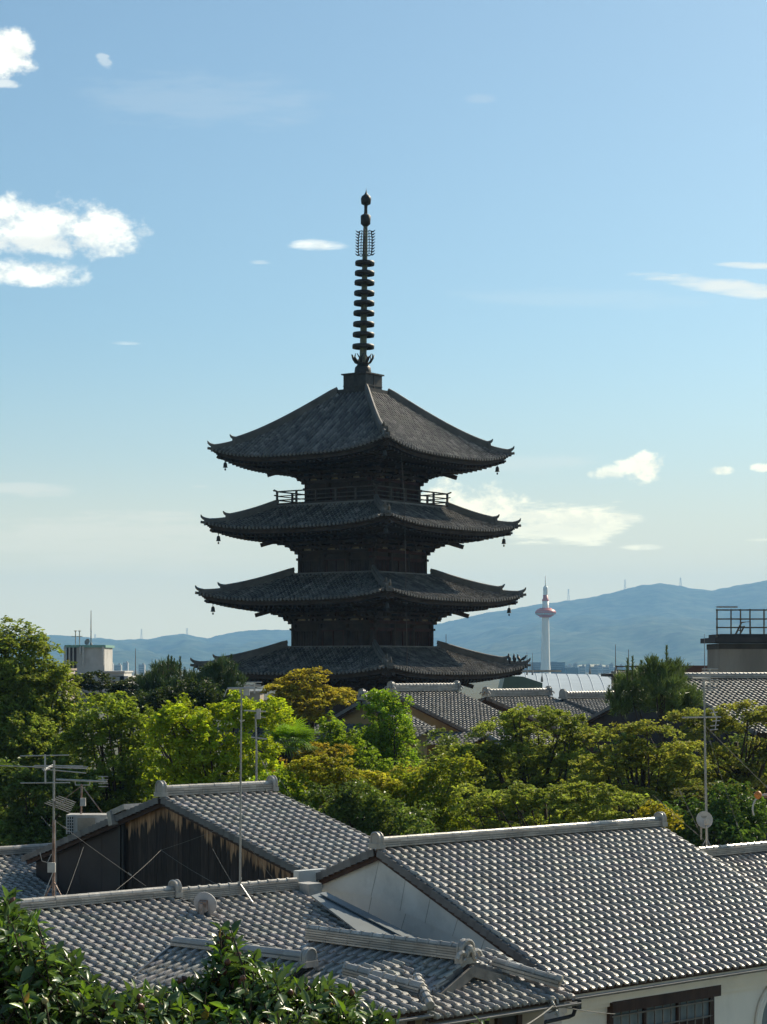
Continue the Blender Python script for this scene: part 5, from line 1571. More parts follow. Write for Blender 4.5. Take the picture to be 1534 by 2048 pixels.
def dish(name, label, c, facing, r, m=None, arm=True, bracket=True, rusty=False):
    c = np.asarray(c, float); f = nrm(facing)
    t = thing(name, label, 'satellite dish', c, 'satellite dishes on the roofs')
    g = MB(); prof = [(r * k / 8, .22 * r * (k / 8) ** 2) for k in range(9)]
    g.lathe(prof + [(r + .012, .22 * r + .005), (r + .012, .22 * r - .02)] + [(r * k / 8, .22 * r * (k / 8) ** 2 - .02) for k in range(8, -1, -1)], 28, c, f)
    g.build('reflector', m or M['white_metal'], t, True)
    if arm:
        g = MB(); e = c + f * r * 1.0 - UP * r * .55
        g.tube([c - UP * r * .95 + f * .1, e], .018, 6); g.build('feed_arm', M['metal'], t)
        g = MB(); g.box(e + UP * .03, f, nrm(np.cross(f, UP)), UP, .16, .1, .14); g.build('receiver_horn', M['white_metal'], t)
    if bracket:
        g = MB(); s = nrm(np.cross(f, UP))
        g.box(c - f * .09, f, s, UP, .16, .18, .24); g.box(c - f * .2 - UP * .06, f, s, UP, .1, .07, .3); g.tube([c - f * .22 + UP * .05, c - f * .22 - UP * (r + .28)], .028, 6)
        g.build('mount', M['rust'] if rusty else M['metal'], t)
    return t
dish('satellite_dish', 'round white dish on the right-hand antenna mast above the ribbed ridge', P(1408, 1640, 58.45), V(.2, -.9, .25), .235)
grey_dish = mat('grey_dish_back', (.36, .36, .37), .55, .1, 4, .1)
dish('satellite_dish', 'grey satellite dish seen from behind with a rusty mount on the ribbed ridge house', P(409, 1809, 46.9), V(.25, .9, .22), .265, grey_dish, False, True, True)
dish('satellite_dish', 'old brownish dish on top of the white roof tower block', P(175, 1284, 271), V(-.5, -.8, .3), .42, M['gutter'], False, True)
t = thing('rooftop_aerial', 'paired thin aerials standing on the left edge of the white roof tower block', 'aerial', P(155, 1290, 272))
g = MB()
for px in (151, 159): rod(g, P(px, 1290, 272), P(px, 1261, 272), .07); rod(g, P(px - 3, 1262, 272), P(px + 3, 1262, 272), .05)
rod(g, P(143, 1273, 272), P(165, 1273, 272), .05); g.build('aerial', M['metal'], t)
def whip(px, y0, y1, d, lab, r=.06):
    t = thing('whip_aerial', lab, 'aerial', P(px, y1, d), 'thin rooftop whip aerials')
    g = MB(); g.tube([P(px, y1, d), P(px, (y0 + y1) / 2, d), P(px, y0, d)], [r, r * .8, r * .5], 6); g.build('rod', M['gutter'], t)
    g = MB(); g.lathe([(r * 2.2, 0), (r * 2.2, .2), (r, .5)], 8, P(px, y1, d)); g.build('base', M['gutter'], t)
whip(182, 1221, 1292, 272, 'long whip aerial on top of the white roof tower block', .09)
whip(271, 1297, 1352, 262, 'lone whip aerial right of the white annex against the blue hills', .08)
whip(892, 1268, 1318, 300, 'lone whip aerial between the pagoda wall and the white tower', .1)
whip(1231, 1289, 1349, 134, 'whip aerial at the left end of the small roof railing', .04)
whip(1257, 1299, 1349, 134, 'shorter whip aerial behind the small roof railing', .04)
whip(1054, 1304, 1350, 189, 'thin whip aerial beside the pagoda roof tip', .04)
whip(1065, 1306, 1350, 189, 'thin whip aerial just left of the white tower foot', .04)
whip(1180, 1330, 1348, 200, 'stubby aerial on the pale blue curved roof', .05)
whip(1409, 1268, 1350, 127, 'thin whip aerial at the left corner of the stained concrete building', .03)
whip(1084, 1343, 1364, 176, 'short aerial pole in front of the pale blue curved roof', .05)

# power cable with insulators by the entrance house eave
t = thing('service_cable', 'power cable ending in a cluster of insulators under the entrance house eave', 'cable', P(1112, 2012, 39.6))
g = MB(); a, b = P(1000, 2075, 36), P(1108, 2010, 39.6); g.tube(np.array([a + (b - a) * f - UP * .25 * f * (1 - f) for f in np.linspace(0, 1, 10)]), .014, 6); g.tube(np.array([P(1230, 2028, 41) + (b - P(1230, 2028, 41)) * f - UP * .1 * f * (1 - f) for f in np.linspace(0, 1, 8)]), .01, 6); g.build('cable', M['wire'], t)
for k in range(7):
    g = MB(); c = P(1100 + random.uniform(0, 16), 2002 + random.uniform(0, 26), 39.6 + random.uniform(-.1, .1))
    g.lathe([(.0, -.05), (.028, -.045), (.02, -.02), (.032, .0), (.02, .02), (.03, .04), (0, .05)], 8, c, V(random.uniform(-1, 1), random.uniform(-1, 1), 1))
    g.build('insulator', M['white_metal'], t)
g = MB()
for k in range(5):
    c = P(1104, 2006, 39.6); pts = [c + V(random.uniform(-.12, .12), random.uniform(-.1, .1), -.07 * q) for q in range(4)]; g.tube(np.array(pts), .009, 5)
g.build('wire_loop', M['wire'], t)

# street lamp at the right edge
t = thing('street_lamp', 'orange shaded lamp on a curved grey arm at the right edge among the trees', 'lamp', P(1545, 1710, 60))
g = MB(); pts = [P(1546, 1800, 60), P(1546, 1660, 60), P(1546, 1620, 60)]; g.tube(np.array(pts), .05, 8); g.build('pole', M['metal'], t)
g = MB(); ctr = P(1530, 1618, 60)
g.tube(np.array([ctr + V(math.cos(a) * .36, 0, math.sin(a) * .42) for a in np.linspace(1.2, 3.6, 14)]), .028, 6); g.build('arm', M['white_metal'], t)
g = MB(); g.lathe([(.02, .12), (.08, .09), (.115, .02), (.105, -.05), (.05, -.11), (.0, -.13)], 12, P(1516, 1590, 60)); g.build('lamp_shade', mat('orange_shade', (.5, .17, .03), .5, 0, 6, .15), t, True)
g = MB(); g.abox(P(1533, 1591, 60.1), (.16, .12, .12)); g.build('bracket', M['rust'], t)

# ================================================================== plants
def trunk_mesh(g, base, top, r0, r1, limbs, bend=.4, n=8):
    base, top = np.asarray(base, float), np.asarray(top, float)
    k = 8; pts = []
    ph = random.uniform(0, 6)
    for i in range(k):
        f = i / (k - 1)
        pts.append(base + (top - base) * f + V(math.sin(f * 4 + ph), math.cos(f * 3 + ph), 0) * bend * f * (1 - f))
    pts = np.array(pts); g.tube(pts, np.linspace(r0, r1, k), n)
    for e in limbs:
        f = random.uniform(.35, .95); s = pts[int(f * (k - 1))]
        e = np.asarray(e, float); m = (s + e) / 2 + V(random.uniform(-.3, .3), random.uniform(-.3, .3), random.uniform(-.1, .35))
        rr = r0 * (1 - f) + r1 * f
        q = np.array([s + (m - s) * a if a < 0 else (1 - a) ** 2 * s + 2 * a * (1 - a) * m + a * a * e for a in np.linspace(0, 1, 7)])
        g.tube(q, np.linspace(rr * .6, .018, 7), 6)

def leaves(g, cen, nor, size, tint, aspect=.5, fold=.18):
    """diamond leaves: cen (n,3), nor (n,3) leaf normals, size (n,)"""
    n = len(cen)
    rd = rng.normal(size=(n, 3)); ax = np.cross(nor, rd); ax /= np.linalg.norm(ax, axis=1)[:, None] + 1e-9
    sd_ = np.cross(nor, ax)
    s = size[:, None]
    v0 = cen - ax * s * .5; v2 = cen + ax * s * .5 - nor * s * .12
    v1 = cen + sd_ * s * aspect * .5 + nor * s * fold - ax * s * .06; v3 = cen - sd_ * s * aspect * .5 + nor * s * fold - ax * s * .06
    b = g.verts(np.stack([v0, v1, v2, v3], 1).reshape(-1, 3))
    k = np.arange(n)[:, None] * 4 + b
    g.quads(k + np.array([[0, 1, 2, 3]]), tint)

def unit(n):
    a = rng.normal(size=(n, 3)); return a / np.linalg.norm(a, axis=1)[:, None]

SUNV = np.array(sd)
def tree(name, label, lobes, d, kind, col, group, cat='tree', leaf=.16, dens=1.0, trunk=.2, bottom=None, autumn=None, aut_amt=0.0, flat=1.0, clump=.55, matname=None, droop=0.0, depth=.85, sprigs=0.5):
    """lobes: (px, py, rx_px, ry_px[, dz]) ellipses of the crown in the photo, given real depth"""
    t = None
    s = F / d
    L = []
    for lb in lobes:
        px, py, rx, ry = lb[:4]; dz = lb[4] if len(lb) > 4 else random.uniform(-.5, .5)
        c = P(px, py, d + dz); L.append((c, rx / s * .88, ry / s * .86))
    cx = np.mean([l[0][0] for l in L]); cz0 = min(l[0][2] - l[2] for l in L); cztop = max(l[0][2] + l[2] for l in L)
    t = thing(name, label, cat, (cx, d + .5, 0), group)
    g = MB(); limb_targets = []
    layered = kind == 'maple'
    for c, rx, rz in L:
        ry = rx * depth
        area = rx * rz
        # foliage sprays: domed pads over the lobe, each thick with small clumps, with gaps of shade between
        ns_ = max(6, int(5.4 * dens * (area + rx * ry) / (clump * 1.7) ** 2))
        dirs = unit(ns_ * 2); dirs = dirs[(dirs[:, 1] < .6) | (dirs[:, 2] > .2)][:ns_]
        rad = .45 + .6 * rng.random(len(dirs)) ** .6
        nz = np.array([mnoise.noise(Vector((q[0] * 1.7 + c[0], q[1] * 1.7, q[2] * 1.7 + c[2]))) for q in dirs])
        rad = rad * (1 + .26 * nz)
        sp = c + dirs * rad[:, None] * np.array([rx, ry, rz])
        for q in sp[::max(1, len(sp) // 5)]: limb_targets.append(q - UP * .15)
        for p, dr, ra in zip(sp, dirs, rad):
            R = clump * random.uniform(.7, 1.45)
            ct = random.uniform(.78, 1.24)
            ncl = int(9 * (R / clump) ** 2 * (1.0 if layered else 1.25))
            hz_ = .40 if layered else .80
            for _ in range(ncl):
                ang = random.uniform(0, 2 * math.pi); ro = math.sqrt(random.random())
                cp = p + V(math.cos(ang) * ro * R, math.sin(ang) * ro * R, (1 - ro * ro) * R * hz_ - random.random() ** 2 * R * hz_ * .9)
                cr = clump * random.uniform(.26, .46)
                nl = max(6, int(random.uniform(11, 19) * (cr / .2) ** 2 * (.16 / leaf) ** 1.5))
                off = unit(nl) * (rng.random((nl, 1)) ** .5) * np.array([cr, cr, cr * (.5 if layered else .8) * flat])
                cen = cp + off
                if droop: cen[:, 2] -= droop * (off[:, 0] ** 2 + off[:, 1] ** 2) / cr
                nor = unit(nl) * .8 + np.array([0, 0, 1.0 if not layered else 1.3]) + dr * .3
                nor /= np.linalg.norm(nor, axis=1)[:, None]
                c2 = ct * random.uniform(.86, 1.16)
                tint = np.array(col) * c2 * (.78 + .44 * rng.random((nl, 1))) * (1 + rng.normal(0, .05, (nl, 3)))
                if autumn is not None:
                    f = np.clip(aut_amt * 1.3 - .45 + .8 * (ct - .78) + .45 * rng.random((nl, 1)) + .35 * max(dr[2], 0) * ra, 0, 1) * min(1, aut_amt * 1.5 + .1)
                    tint = tint * (1 - f) + np.array(autumn) * (.7 + .5 * rng.random((nl, 1))) * f
                leaves(g, cen, nor, leaf * (.7 + .6 * rng.random(nl)), tint, .66 if layered else .55)
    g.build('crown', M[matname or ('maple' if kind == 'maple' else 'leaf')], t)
    g = MB()
    b = V(cx, d + .5, -.1)
    trunk_mesh(g, b, V(cx + random.uniform(-.3, .3), d + .4, cz0 + (cztop - cz0) * .6), trunk, trunk * .35, limb_targets[:16])
    g.build('trunk', M['bark'], t, True)
    return t

GT = 'garden trees behind the tiled roofs'
GREEN, LIME, DGREEN, OLIVE = (.085, .155, .022), (.24, .315, .022), (.035, .080, .020), (.135, .155, .022)
MAP, ORANGE = (.185, .222, .046), (.36, .17, .03)

tree('broadleaf_tree', 'tallest glossy green tree filling the left edge in front of the white building', [(40, 1320, 75, 66), (-20, 1300, 60, 55), (75, 1390, 88, 80), (0, 1420, 90, 90), (105, 1450, 72, 75), (40, 1500, 110, 80, -.8), (-40, 1520, 80, 110), (90, 1540, 88, 70)], 78, 'broad', (.155, .205, .046), GT, leaf=.16, dens=1.5, trunk=.32)
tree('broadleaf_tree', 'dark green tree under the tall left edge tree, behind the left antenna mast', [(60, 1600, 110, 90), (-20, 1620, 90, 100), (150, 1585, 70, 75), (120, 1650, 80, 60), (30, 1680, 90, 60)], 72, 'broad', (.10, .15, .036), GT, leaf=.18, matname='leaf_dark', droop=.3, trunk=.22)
tree('broadleaf_tree', 'rounded mid green tree right of the tall left edge tree', [(215, 1445, 62, 62), (270, 1470, 60, 70), (180, 1500, 60, 70), (235, 1530, 80, 70), (300, 1520, 55, 60), (255, 1590, 85, 60), (200, 1600, 60, 60)], 73, 'broad', (.15, .21, .034), GT, leaf=.17, trunk=.22)
tree('broadleaf_tree', 'bright lime green tree behind the tallest slim grey mast', [(400, 1440, 62, 40), (345, 1465, 55, 50), (470, 1450, 60, 48), (525, 1455, 42, 45), (430, 1500, 85, 55), (510, 1520, 60, 55), (350, 1525, 62, 60), (450, 1560, 80, 55), (540, 1570, 50, 48), (370, 1580, 70, 40)], 70, 'broad', LIME, GT, leaf=.17, trunk=.22)
tree('broadleaf_tree', 'round topped bright green tree standing up before the temple hall roof', [(772, 1415, 38, 34), (775, 1450, 48, 46), (778, 1490, 52, 44), (790, 1525, 46, 36), (745, 1500, 30, 36)], 82, 'broad', (.155, .25, .026), GT, leaf=.16, trunk=.16, sprigs=.15)
tree('broadleaf_tree', 'shaggy green tree filling the gap below the small temple porch', [(700, 1500, 45, 36), (660, 1480, 36, 40), (715, 1530, 50, 40), (745, 1560, 50, 36), (655, 1525, 34, 36)], 79, 'broad', (.15, .23, .026), GT, leaf=.17, trunk=.15)
tree('broadleaf_tree', 'light green tree with reddish tips just left of the big olive maple', [(860, 1585, 70, 50), (810, 1600, 45, 50), (900, 1570, 45, 40), (850, 1640, 75, 44), (920, 1630, 60, 44)], 69, 'broad', (.16, .235, .026), GT, leaf=.15, autumn=(.26, .13, .03), aut_amt=.18, trunk=.16)
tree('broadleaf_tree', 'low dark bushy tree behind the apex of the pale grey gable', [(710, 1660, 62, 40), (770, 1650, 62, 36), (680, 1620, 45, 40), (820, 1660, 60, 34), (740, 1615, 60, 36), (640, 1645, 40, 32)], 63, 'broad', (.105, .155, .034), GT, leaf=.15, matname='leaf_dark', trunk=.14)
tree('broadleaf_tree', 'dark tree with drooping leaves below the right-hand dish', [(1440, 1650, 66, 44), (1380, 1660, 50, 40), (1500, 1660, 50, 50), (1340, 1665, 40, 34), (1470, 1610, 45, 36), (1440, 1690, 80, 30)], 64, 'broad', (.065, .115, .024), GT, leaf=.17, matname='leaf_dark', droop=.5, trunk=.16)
tree('broadleaf_tree', 'small yellow green sapling at the right end of the large silver roof ridge', [(1312, 1640, 18, 22), (1300, 1655, 20, 16), (1325, 1660, 16, 14)], 60, 'broad', (.20, .19, .02), GT, leaf=.13, trunk=.05, clump=.35)
tree('broadleaf_tree', 'bright green low tree left of the orange maple beside the dark house ridge', [(570, 1600, 50, 44), (545, 1560, 45, 40), (600, 1640, 45, 36), (625, 1680, 45, 36), (560, 1640, 40, 30)], 67, 'broad', (.19, .28, .022), GT, leaf=.16, trunk=.14)
tree('maple_tree', 'orange tinted maple rising in front of the lowest pagoda roof', [(620, 1362, 45, 26), (590, 1385, 50, 32), (655, 1388, 45, 30), (620, 1415, 75, 34), (560, 1410, 28, 26), (600, 1440, 60, 26), (680, 1400, 22, 22)], 104, 'maple', (.26, .25, .035), GT, leaf=.17, autumn=(.40, .24, .035), aut_amt=.32, trunk=.18, clump=.6)
tree('maple_tree', 'golden orange maple low in front of the fan palm', [(660, 1540, 48, 30), (700, 1560, 62, 36), (640, 1580, 50, 36), (725, 1600, 48, 34), (670, 1625, 75, 34), (620, 1535, 28, 24), (750, 1565, 26, 26)], 68, 'maple', (.26, .28, .03), GT, leaf=.14, autumn=(.40, .25, .03), aut_amt=.28, trunk=.15, clump=.5)
tree('maple_tree', 'reddish leaved maple between the fan palm and the round topped tree', [(625, 1520, 36, 24), (600, 1545, 36, 28), (650, 1505, 30, 20), (800, 1590, 26, 24), (815, 1555, 24, 22)], 75, 'maple', (.24, .23, .03), GT, leaf=.14, autumn=(.40, .20, .04), aut_amt=.36, trunk=.12, clump=.5)
tree('maple_tree', 'largest olive green maple spreading above the middle of the big silver roof', [(1078, 1432, 76, 22), (1010, 1466, 76, 28), (1120, 1460, 56, 32), (940, 1500, 66, 26), (1060, 1500, 110, 40), (1140, 1510, 60, 40), (930, 1530, 75, 36), (1020, 1560, 120, 46), (1130, 1570, 70, 50), (960, 1600, 90, 44), (1060, 1630, 130, 40), (1170, 1480, 40, 26), (1175, 1540, 50, 40), (1165, 1600, 60, 40)], 80, 'maple', MAP, GT, leaf=.145, autumn=(.30, .22, .035), aut_amt=.12, trunk=.28, clump=.55)
tree('maple_tree', 'orange crested maple right of the largest maple, behind the ridge end', [(1215, 1480, 50, 30), (1280, 1475, 60, 30), (1350, 1510, 50, 30), (1240, 1530, 75, 36), (1310, 1540, 75, 38), (1200, 1570, 60, 40), (1290, 1600, 90, 44), (1380, 1545, 40, 40), (1200, 1630, 60, 36), (1360, 1590, 50, 40)], 76, 'maple', (.195, .222, .046), GT, leaf=.145, autumn=(.40, .26, .04), aut_amt=.16, trunk=.24, clump=.55)
tree('maple_tree', 'layered olive maple at the right edge behind the tall pale mast', [(1480, 1440, 70, 34), (1545, 1430, 60, 36), (1420, 1480, 50, 36), (1500, 1510, 80, 40), (1430, 1540, 60, 40), (1550, 1520, 50, 60), (1490, 1580, 80, 40), (1400, 1440, 40, 22)], 82, 'maple', (.185, .205, .046), GT, leaf=.15, autumn=(.32, .19, .045), aut_amt=.16, trunk=.24, clump=.6)
tree('maple_tree', 'dark brownish green bush under the olive maple at the right edge', [(1400, 1600, 70, 22), (1450, 1590, 40, 20), (1370, 1620, 50, 20)], 69, 'maple', (.10, .105, .03), GT, leaf=.14, trunk=.1, clump=.5)
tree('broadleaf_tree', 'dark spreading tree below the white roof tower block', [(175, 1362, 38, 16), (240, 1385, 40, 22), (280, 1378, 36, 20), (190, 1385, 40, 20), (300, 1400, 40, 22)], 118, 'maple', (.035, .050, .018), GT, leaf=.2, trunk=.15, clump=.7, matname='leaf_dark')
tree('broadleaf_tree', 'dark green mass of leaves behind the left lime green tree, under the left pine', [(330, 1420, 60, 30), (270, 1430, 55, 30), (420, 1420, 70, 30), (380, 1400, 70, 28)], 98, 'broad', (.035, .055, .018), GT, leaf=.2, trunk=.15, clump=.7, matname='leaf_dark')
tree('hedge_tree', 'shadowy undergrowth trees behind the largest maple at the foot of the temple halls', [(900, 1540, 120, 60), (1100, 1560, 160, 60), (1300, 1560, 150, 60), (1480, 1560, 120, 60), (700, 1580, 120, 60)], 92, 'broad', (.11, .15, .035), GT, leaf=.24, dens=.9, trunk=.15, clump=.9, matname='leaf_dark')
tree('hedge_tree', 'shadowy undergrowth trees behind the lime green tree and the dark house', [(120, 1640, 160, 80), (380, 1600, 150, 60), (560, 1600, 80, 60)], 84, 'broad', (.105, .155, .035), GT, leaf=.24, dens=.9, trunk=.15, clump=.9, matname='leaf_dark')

tree('maple_tree', 'low bright maple branches spreading just above the big silver roof ridge', [(960, 1610, 60, 30), (1030, 1590, 60, 32), (1100, 1605, 70, 32), (1180, 1600, 60, 32), (1250, 1615, 55, 28), (1000, 1645, 60, 24), (1130, 1640, 80, 24), (1220, 1645, 60, 20)], 66, 'maple', (.185, .225, .044), GT, leaf=.135, autumn=(.34, .24, .04), aut_amt=.12, trunk=.14, clump=.5)
def pine(label, pads, d, col, candles, trunkp, group=GT):
    s = F / d
    cx = np.mean([P(p[0], p[1], d)[0] for p in pads])
    t = thing('pine_tree', label, 'pine', (cx, d, 0), group)
    g = MB(); targets = []
    for pd in pads:
        px, py, rx, ry = pd[:4]
        c = P(px, py, d + (pd[4] if len(pd) > 4 else random.uniform(-1, 1))); rx, ry = rx / s, ry / s
        targets.append(c - UP * ry * .6)
        nt_ = int(60 * rx * ry + 30 * rx)
        dirs = unit(nt_); rad = rng.random(nt_) ** .45
        pos = c + dirs * rad[:, None] * np.array([rx, rx * .85, ry])
        m = 26
        for p, dr in zip(pos, dirs):
            nd = unit(m) * .75 + V(0, 0, .9) + dr * .4; nd /= np.linalg.norm(nd, axis=1)[:, None]
            ln = .30 * (.7 + .6 * rng.random(m))[:, None]
            org = p + rng.normal(0, .07, (m, 3)) + V(0, 0, 1) * (rng.random((m, 1)) * .12)
            sdv = np.cross(nd, unit(m)); sdv /= np.linalg.norm(sdv, axis=1)[:, None] + 1e-9
            w = .020
            b = g.verts(np.stack([org - sdv * w, org + sdv * w, org + nd * ln + sdv * .005, org + nd * ln - sdv * .005], 1).reshape(-1, 3))
            tt = np.array(col) * random.uniform(.7, 1.3) * (.8 + .4 * rng.random((m, 1)))
            g.quads(np.arange(m)[:, None] * 4 + b + np.array([[0, 1, 2, 3]]), tt)
    # upright shoots
    for px, y0, y1 in candles:
        a, b2 = P(px, y1, d - .3), P(px + random.uniform(-1, 1), y0, d - .3)
        L = np.linalg.norm(b2 - a); m = int(120 * L)
        f = rng.random(m); org = a + (b2 - a) * f[:, None]
        nd = unit(m); nd[:, 2] = np.abs(nd[:, 2]) + .9; nd /= np.linalg.norm(nd, axis=1)[:, None]
        ln = (.26 * (1 - .6 * f))[:, None]; sdv = np.cross(nd, unit(m)); sdv /= np.linalg.norm(sdv, axis=1)[:, None] + 1e-9
        b = g.verts(np.stack([org - sdv * .02, org + sdv * .02, org + nd * ln + sdv * .005, org + nd * ln - sdv * .005], 1).reshape(-1, 3))
        g.quads(np.arange(m)[:, None] * 4 + b + np.array([[0, 1, 2, 3]]), np.array(col) * (.7 + .5 * rng.random((m, 1))))
        g.tube([a, b2], [.04, .012], 5, True, np.array((.10, .085, .04)))
    g.build('crown', M['needle'], t)
    g = MB(); tp = P(trunkp[0], trunkp[1], d)
    trunk_mesh(g, V(tp[0], d, -.1), tp, .26, .08, targets, .8); g.build('trunk', M['bark'], t, True)
pine('bushy green pine with upright shoots standing right of the white tower', [(1310, 1345, 36, 26), (1262, 1368, 34, 22), (1352, 1350, 20, 24), (1330, 1378, 50, 26), (1275, 1395, 54, 22), (1240, 1412, 30, 22), (1370, 1395, 34, 22), (1325, 1412, 60, 20), (1385, 1408, 20, 18)], 96, (.10, .142, .038),
     [(1333, 1292, 1340), (1265, 1313, 1360), (1282, 1322, 1350), (1314, 1315, 1345), (1255, 1318, 1360), (1341, 1318, 1345), (1323, 1320, 1345), (1366, 1330, 1355), (1300, 1325, 1350), (1218, 1370, 1400), (1230, 1355, 1395)], (1325, 1360))
pine('dark spiky pine left of the pagoda in front of its lowest roof', [(335, 1347, 36, 20), (310, 1370, 40, 22), (390, 1368, 38, 22), (440, 1345, 32, 26), (455, 1375, 36, 28), (350, 1385, 50, 20), (420, 1392, 55, 24), (300, 1395, 40, 18)], 108, (.055, .090, .028),
     [(336, 1310, 1340), (343, 1314, 1340), (348, 1318, 1345), (360, 1314, 1350), (326, 1322, 1350), (318, 1328, 1355), (370, 1336, 1358), (388, 1338, 1362), (405, 1338, 1364), (430, 1318, 1345), (445, 1322, 1345), (463, 1310, 1345), (470, 1325, 1350), (420, 1325, 1350)], (380, 1370))

# fan palm
d = 74.0
t = thing('fan_palm', 'fan palm with bright pleated fronds beside the lime green tree', 'palm', (P(580, 1500, d)[0], d, 0), GT)
g = MB(); cc = P(580, 1488, d)
for k in range(26):
    az_ = random.uniform(0, 2 * math.pi); el_ = random.uniform(-.3, 1.2)
    dr = V(math.cos(az_) * math.cos(el_), math.sin(az_) * math.cos(el_), math.sin(el_))
    st = cc + dr * random.uniform(.35, .6)
    g.tube([cc - UP * .2, st], .012, 4, True, np.array((.1, .16, .02)))
    s1 = nrm(np.cross(dr, UP + V(.01, 0, 0))); s2 = np.cross(s1, dr)
    tn = np.array((.12, .22, .02)) * random.uniform(.7, 1.3)
    for a in np.linspace(-1.75, 1.75, 24):
        e = dr * math.cos(a) + s1 * math.sin(a) - s2 * .06
        L = .85 * (1 - .12 * abs(a)) * random.uniform(.9, 1.1)
        tip = st + e * L - UP * .16 * L * random.uniform(.4, 1.6)
        sdv = nrm(np.cross(e, s2)) * .022
        m = st + e * L * .6 + s2 * .02
        b = g.verts([st - sdv * .3, st + sdv * .3, m + sdv, m - sdv, tip])
        g.quads([[b, b + 1, b + 2, b + 3]], tn * random.uniform(.85, 1.15)); g.tris([[b + 3, b + 2, b + 4]], tn * random.uniform(.85, 1.15))
g.build('crown', M['leaf'], t)
g = MB(); g.tube([V(cc[0], d, -.1), cc - UP * .1], [.13, .10], 9); g.build('trunk', M['bark'], t, True)

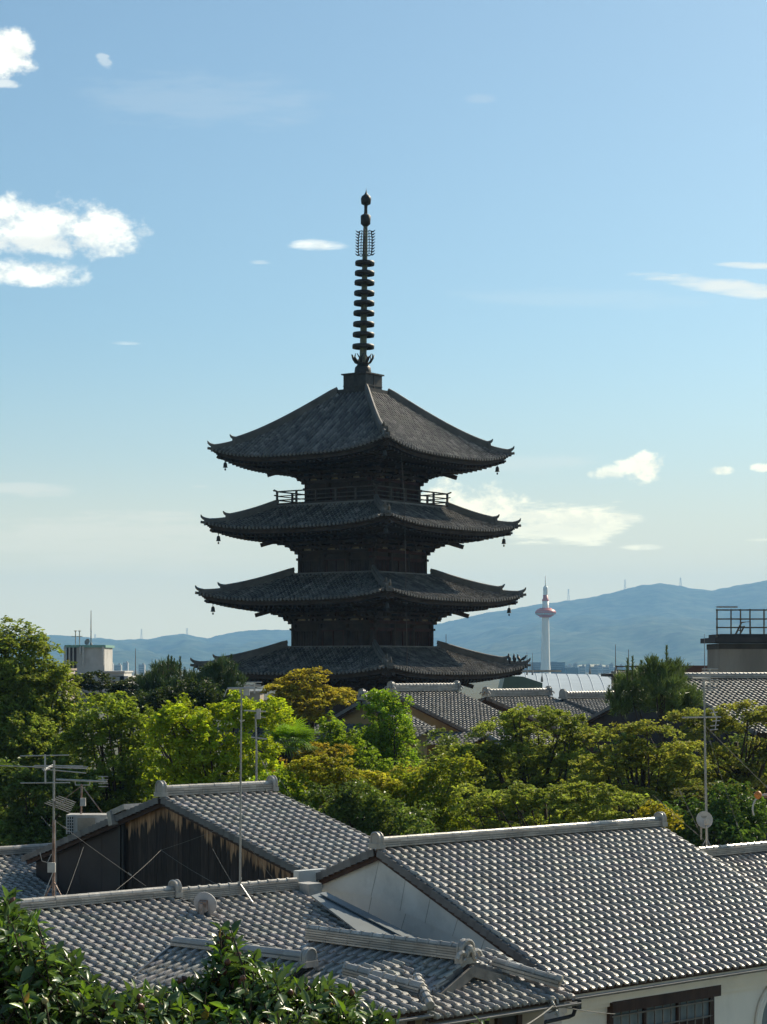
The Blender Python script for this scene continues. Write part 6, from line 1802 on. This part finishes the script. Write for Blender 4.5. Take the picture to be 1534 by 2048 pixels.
# ---------------------------------------------------------------- camellias close to the camera
M['bud'] = mat('camellia_bud', (1, 1, 1), .4, 0, 20, .15, tint=True)
def camellia(label, spots, d, n_leaf, top_fn, px_rng, dense=1.0):
    s = F / d
    cx = P((px_rng[0] + px_rng[1]) / 2, 2000, d)[0]
    t = thing('camellia_bush', label, 'camellia', (cx, d, 9.5), 'camellia bushes in front of the roofs')
    g = MB(); gs = MB(); nb = 0
    twigs = []
    for px, py, rx, ry, cnt in spots:
        for _ in range(int(cnt * 1.35)):
            a = unit(1)[0]; r = random.random() ** .4
            twigs.append((P(px + a[0] * rx * r, py + a[2] * ry * r, d + a[1] * .5 * r * rx / 110), a))
    root = V(cx, d, 9.5)
    for p, a in twigs:
        dr = nrm(V(random.gauss(0, .35), random.gauss(0, .35), 1) + a * V(.5, .4, .2))
        Lt = random.uniform(.10, .20)
        st = p - dr * Lt
        gs.tube(np.array([st - dr * .16 + V(0, 0, -.05), st, p]), [.005, .004, .0025], 5)
        k = random.randint(8, 12)
        young = random.random() < .22
        for i in range(k):
            f = i / k; o = st + dr * Lt * (f * 1.02)
            ang = i * 2.4 + random.uniform(-.4, .4)
            s1 = nrm(np.cross(dr, V(.3, .2, .1))); s2 = np.cross(dr, s1)
            out = nrm((s1 * math.cos(ang) + s2 * math.sin(ang)) * (1.0 - .45 * f) + dr * (.2 + .7 * f) + UP * random.uniform(-.5, .25))
            ln = random.uniform(.036, .078) * (.8 if f > .8 else 1); w = ln * random.uniform(.42, .52)
            up = nrm(UP + V(random.gauss(0, .45), random.gauss(0, .45), 0)); sdv = nrm(np.cross(out, up)); nn = np.cross(sdv, out)
            base = o + out * .008
            rows = []
            curl = random.uniform(.04, .55); asy = random.uniform(.8, 1.2)
            for q, (ff, ww) in enumerate(((0, .08), (.18, .62), (.42, 1.0), (.68, .82), (.88, .36), (1, .02))):
                c = base + out * ln * ff - nn * ln * curl * ff * ff
                hw = w / 2 * ww; lift = hw * .42
                rows += [c - sdv * hw * asy + nn * lift * random.uniform(.6, 1.5), c - sdv * hw * .5 + nn * lift * .28, c, c + sdv * hw * .5 + nn * lift * .28, c + sdv * hw + nn * lift]
            b = g.verts(rows)
            ii = np.arange(5)[:, None] * 5; j = np.arange(4)[None, :]
            tn = np.array((.068, .112, .040) if not young else (.13, .215, .032)) * random.uniform(.65, 1.35)
            if random.random() < .012: tn = np.array((.30, .18, .03))
            g.quads(np.stack([ii + j, ii + j + 1, ii + 5 + j + 1, ii + 5 + j], -1).reshape(-1, 4) + b, tn)
        if random.random() < .09 and nb < 60:
            nb += 1
            c = p + dr * .012
            bd = MB(); bd.lathe([(0, -.012), (.008, -.010), (.0125, 0), (.010, .009), (.003, .016), (0, .018)], 8, c, dr, np.array((.12, .05, .035)) * random.uniform(.7, 1.6) if random.random() < .6 else np.array((.30, .26, .12)))
            bd.build('bud', M['bud'], t, True)
    g.build('leaves', M['camellia'], t, True)
    for k in range(9):
        px, py, rx, ry, cnt = random.choice(spots)
        e = P(px + random.uniform(-.6, .6) * rx, py + random.uniform(-.5, .6) * ry, d)
        m = (root + e) / 2 + V(random.uniform(-.15, .15), random.uniform(-.1, .1), 0)
        gs.tube(np.array([(1 - a) ** 2 * root + 2 * a * (1 - a) * m + a * a * e for a in np.linspace(0, 1, 8)]), np.linspace(.022, .005, 8), 6)
    gs.build('branches', M['bark'], t)
camellia('tall camellia bush with glossy leaves reaching up at the left edge', [(20, 1868, 66, 60, 50), (60, 1930, 76, 62, 76), (60, 2000, 120, 76, 130), (160, 2000, 60, 46, 60), (8, 1805, 20, 28, 9), (125, 1925, 46, 30, 18), (190, 2020, 80, 50, 60)], 7.6, 0, None, (0, 240))
camellia('camellia bush with a sprig pushing up in front of the lower tile roofs', [(445, 1935, 45, 40, 24), (452, 1872, 24, 30, 6), (530, 1968, 90, 44, 66), (410, 1995, 80, 40, 56), (625, 2000, 80, 44, 62), (540, 2030, 170, 50, 120), (690, 2010, 40, 40, 26), (500, 1915, 36, 18, 5)], 8.0, 0, None, (380, 740))
camellia('low camellia bush with small round buds between the two taller camellias', [(265, 2020, 80, 46, 66), (325, 2005, 70, 36, 40), (250, 2040, 130, 40, 80), (380, 2030, 80, 40, 50), (330, 2060, 140, 40, 60)], 7.8, 0, None, (240, 380))
camellia('camellia bush tips with bright young leaves poking up at the bottom middle', [(740, 2048, 60, 30, 26), (690, 2030, 40, 26, 16), (972, 2046, 14, 12, 2), (640, 2050, 70, 30, 36)], 7.7, 0, None, (690, 980))
